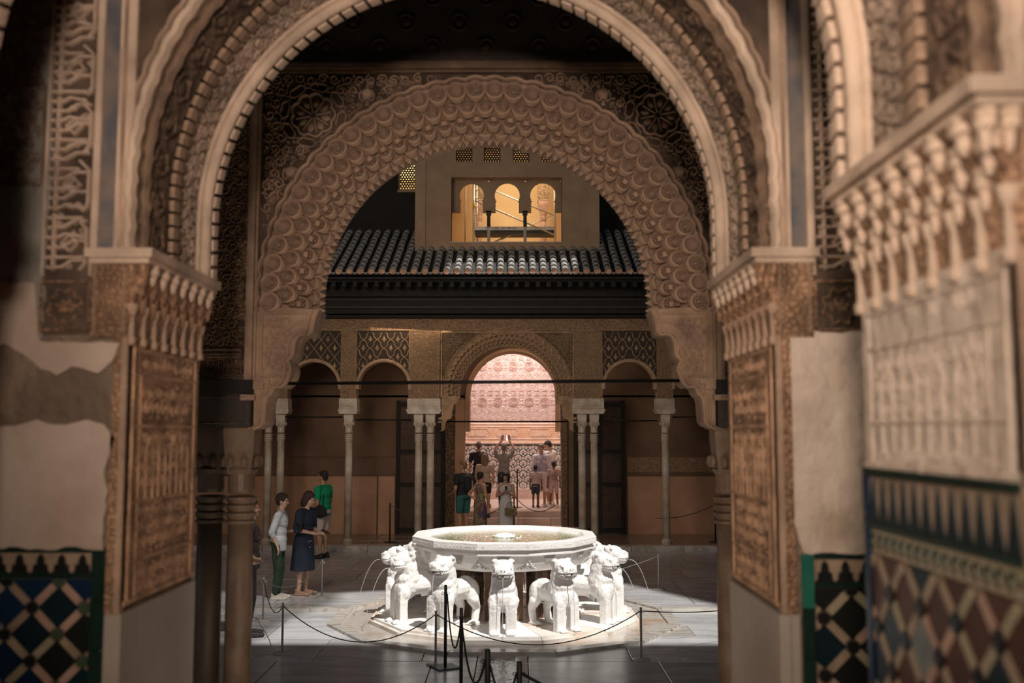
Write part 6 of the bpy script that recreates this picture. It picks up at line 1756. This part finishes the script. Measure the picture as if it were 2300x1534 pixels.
person('woman in a long tie-dye dress with one hand on her hip', (-.84, 23.4, .12), -.9, 1.55, skB, hD, 'tied', [((-.36, -.12, 1.16), (-.20, .02, 1.0), (.7, .4, -.5)), ((.24, 0, 1.13), (.22, .12, .95), (0, .5, -1))], bottom=(tiedye(), 'dress'), shoes=MATS['tan_sandal'], female=True, head=(.1, .3))
wd_ = person('woman with a dark bob in a long white dress looking at a phone', (-.25, 23.4, .12), pi - .1, 1.54, skA, hD, 'bob', [((-.235, .03, 1.13), (-.05, .20, 1.24), (.3, .6, .5)), ((.235, .03, 1.13), (.06, .19, 1.20), (-.3, .7, .4))], bottom=(cloth('white_dress', (.55, .55, .56)), 'dress'), shoes=MATS['tan_sandal'], female=True, head=(.35, 0))
phone((-.24, 23.2, 1.30), (-.5, 0, 0), 'pale phone held up by the woman in the white dress', MATS['white_phone'], .9)
b = MB()
for k in range(14):
    for j in range(5):
        a = 2 * pi * k / 14; b.ell((.13 * cos(a), .05 * sin(a), j * .035), (.022, .018, .015), nu=6, nv=4)
b.box(-.12, .12, -.04, .04, 0, .13)
bs_ = b.build('basket_bag', mat('woven_straw', (.20, .17, .08), .8, var=.4, vscale=30), loc=(-.13, 23.17, .70)); tag(bs_, 'small woven basket bag in front of the white dress', 'bag')
MB().tube([(.10 * cos(k * pi / 10), 0, .15 + .14 * sin(k * pi / 10)) for k in range(11)], .010, n=6).build('handle', MATS['woven_straw'], bs_)
person('woman in a white dress and lilac cardigan facing the viewer inside the hall', (.66, 26.75, .63), pi, 1.63, skA, hL, 'tied', [DOWN(-1, .03), DOWN(1, .03)], top=(cloth('lilac_cardigan', (.38, .35, .45)), 'crop'), bottom=(cloth('white_pink_dress', (.66, .56, .60)), 'midi'), shoes=mat('pale_shoe', (.6, .55, .5), .6), female=True, head=(.1, 0))
person('man in a white T-shirt looking down to the left at the doorway right edge', (.90, 27.1, .63), .9, 1.73, skB, hD, 'short', [DOWN(-1, .0, .05), DOWN(1, 0, .05)], top=tee('white_tee', (.78, .74, .72)), bottom=(cloth('coral_trousers', (.55, .25, .2)), 'shorts'), shoes=mat('white_shoe', (.7, .66, .62), .6), head=(.5, .2))
person('small boy in a pale T-shirt and dark shorts, back turned', (.50, 26.35, .63), -.15, 1.10, skC, hD, 'short', [DOWN(-1, .0), DOWN(1, 0.02, .08)], top=tee('pale_tee', (.46, .36, .32)), bottom=(cloth('navy_shorts', (.03, .04, .06)), 'shorts'), shoes=MATS['black_shoe'], child=True, vox=.012)
gl = person('small girl with hair buns and a pink outfit, back turned', (.98, 26.35, .63), .05, 1.19, skC, hD, 'puffs', [DOWN(-1, .02), DOWN(1, .02)], top=tee('pink_top', (.46, .32, .28)), bottom=(cloth('pink_shorts', (.46, .34, .30)), 'shorts'), shoes=MATS['white_shoe'], child=True, vox=.012, foot_spread=.05)
b = MB(); b.ell((0, -.16, 1.22), (.12, .08, .17)); b.ell((0, -.20, 1.14), (.09, .05, .09)); o = blob('backpack', b, .012, cloth('floral_bag', (.20, .13, .12), col2=(.4, .3, .28), vscale=25), None, 2); o.location = gl.location; o.rotation_euler = gl.rotation_euler; o.scale = gl.scale; tag(o, 'small floral backpack on the girl with hair buns', 'backpack')
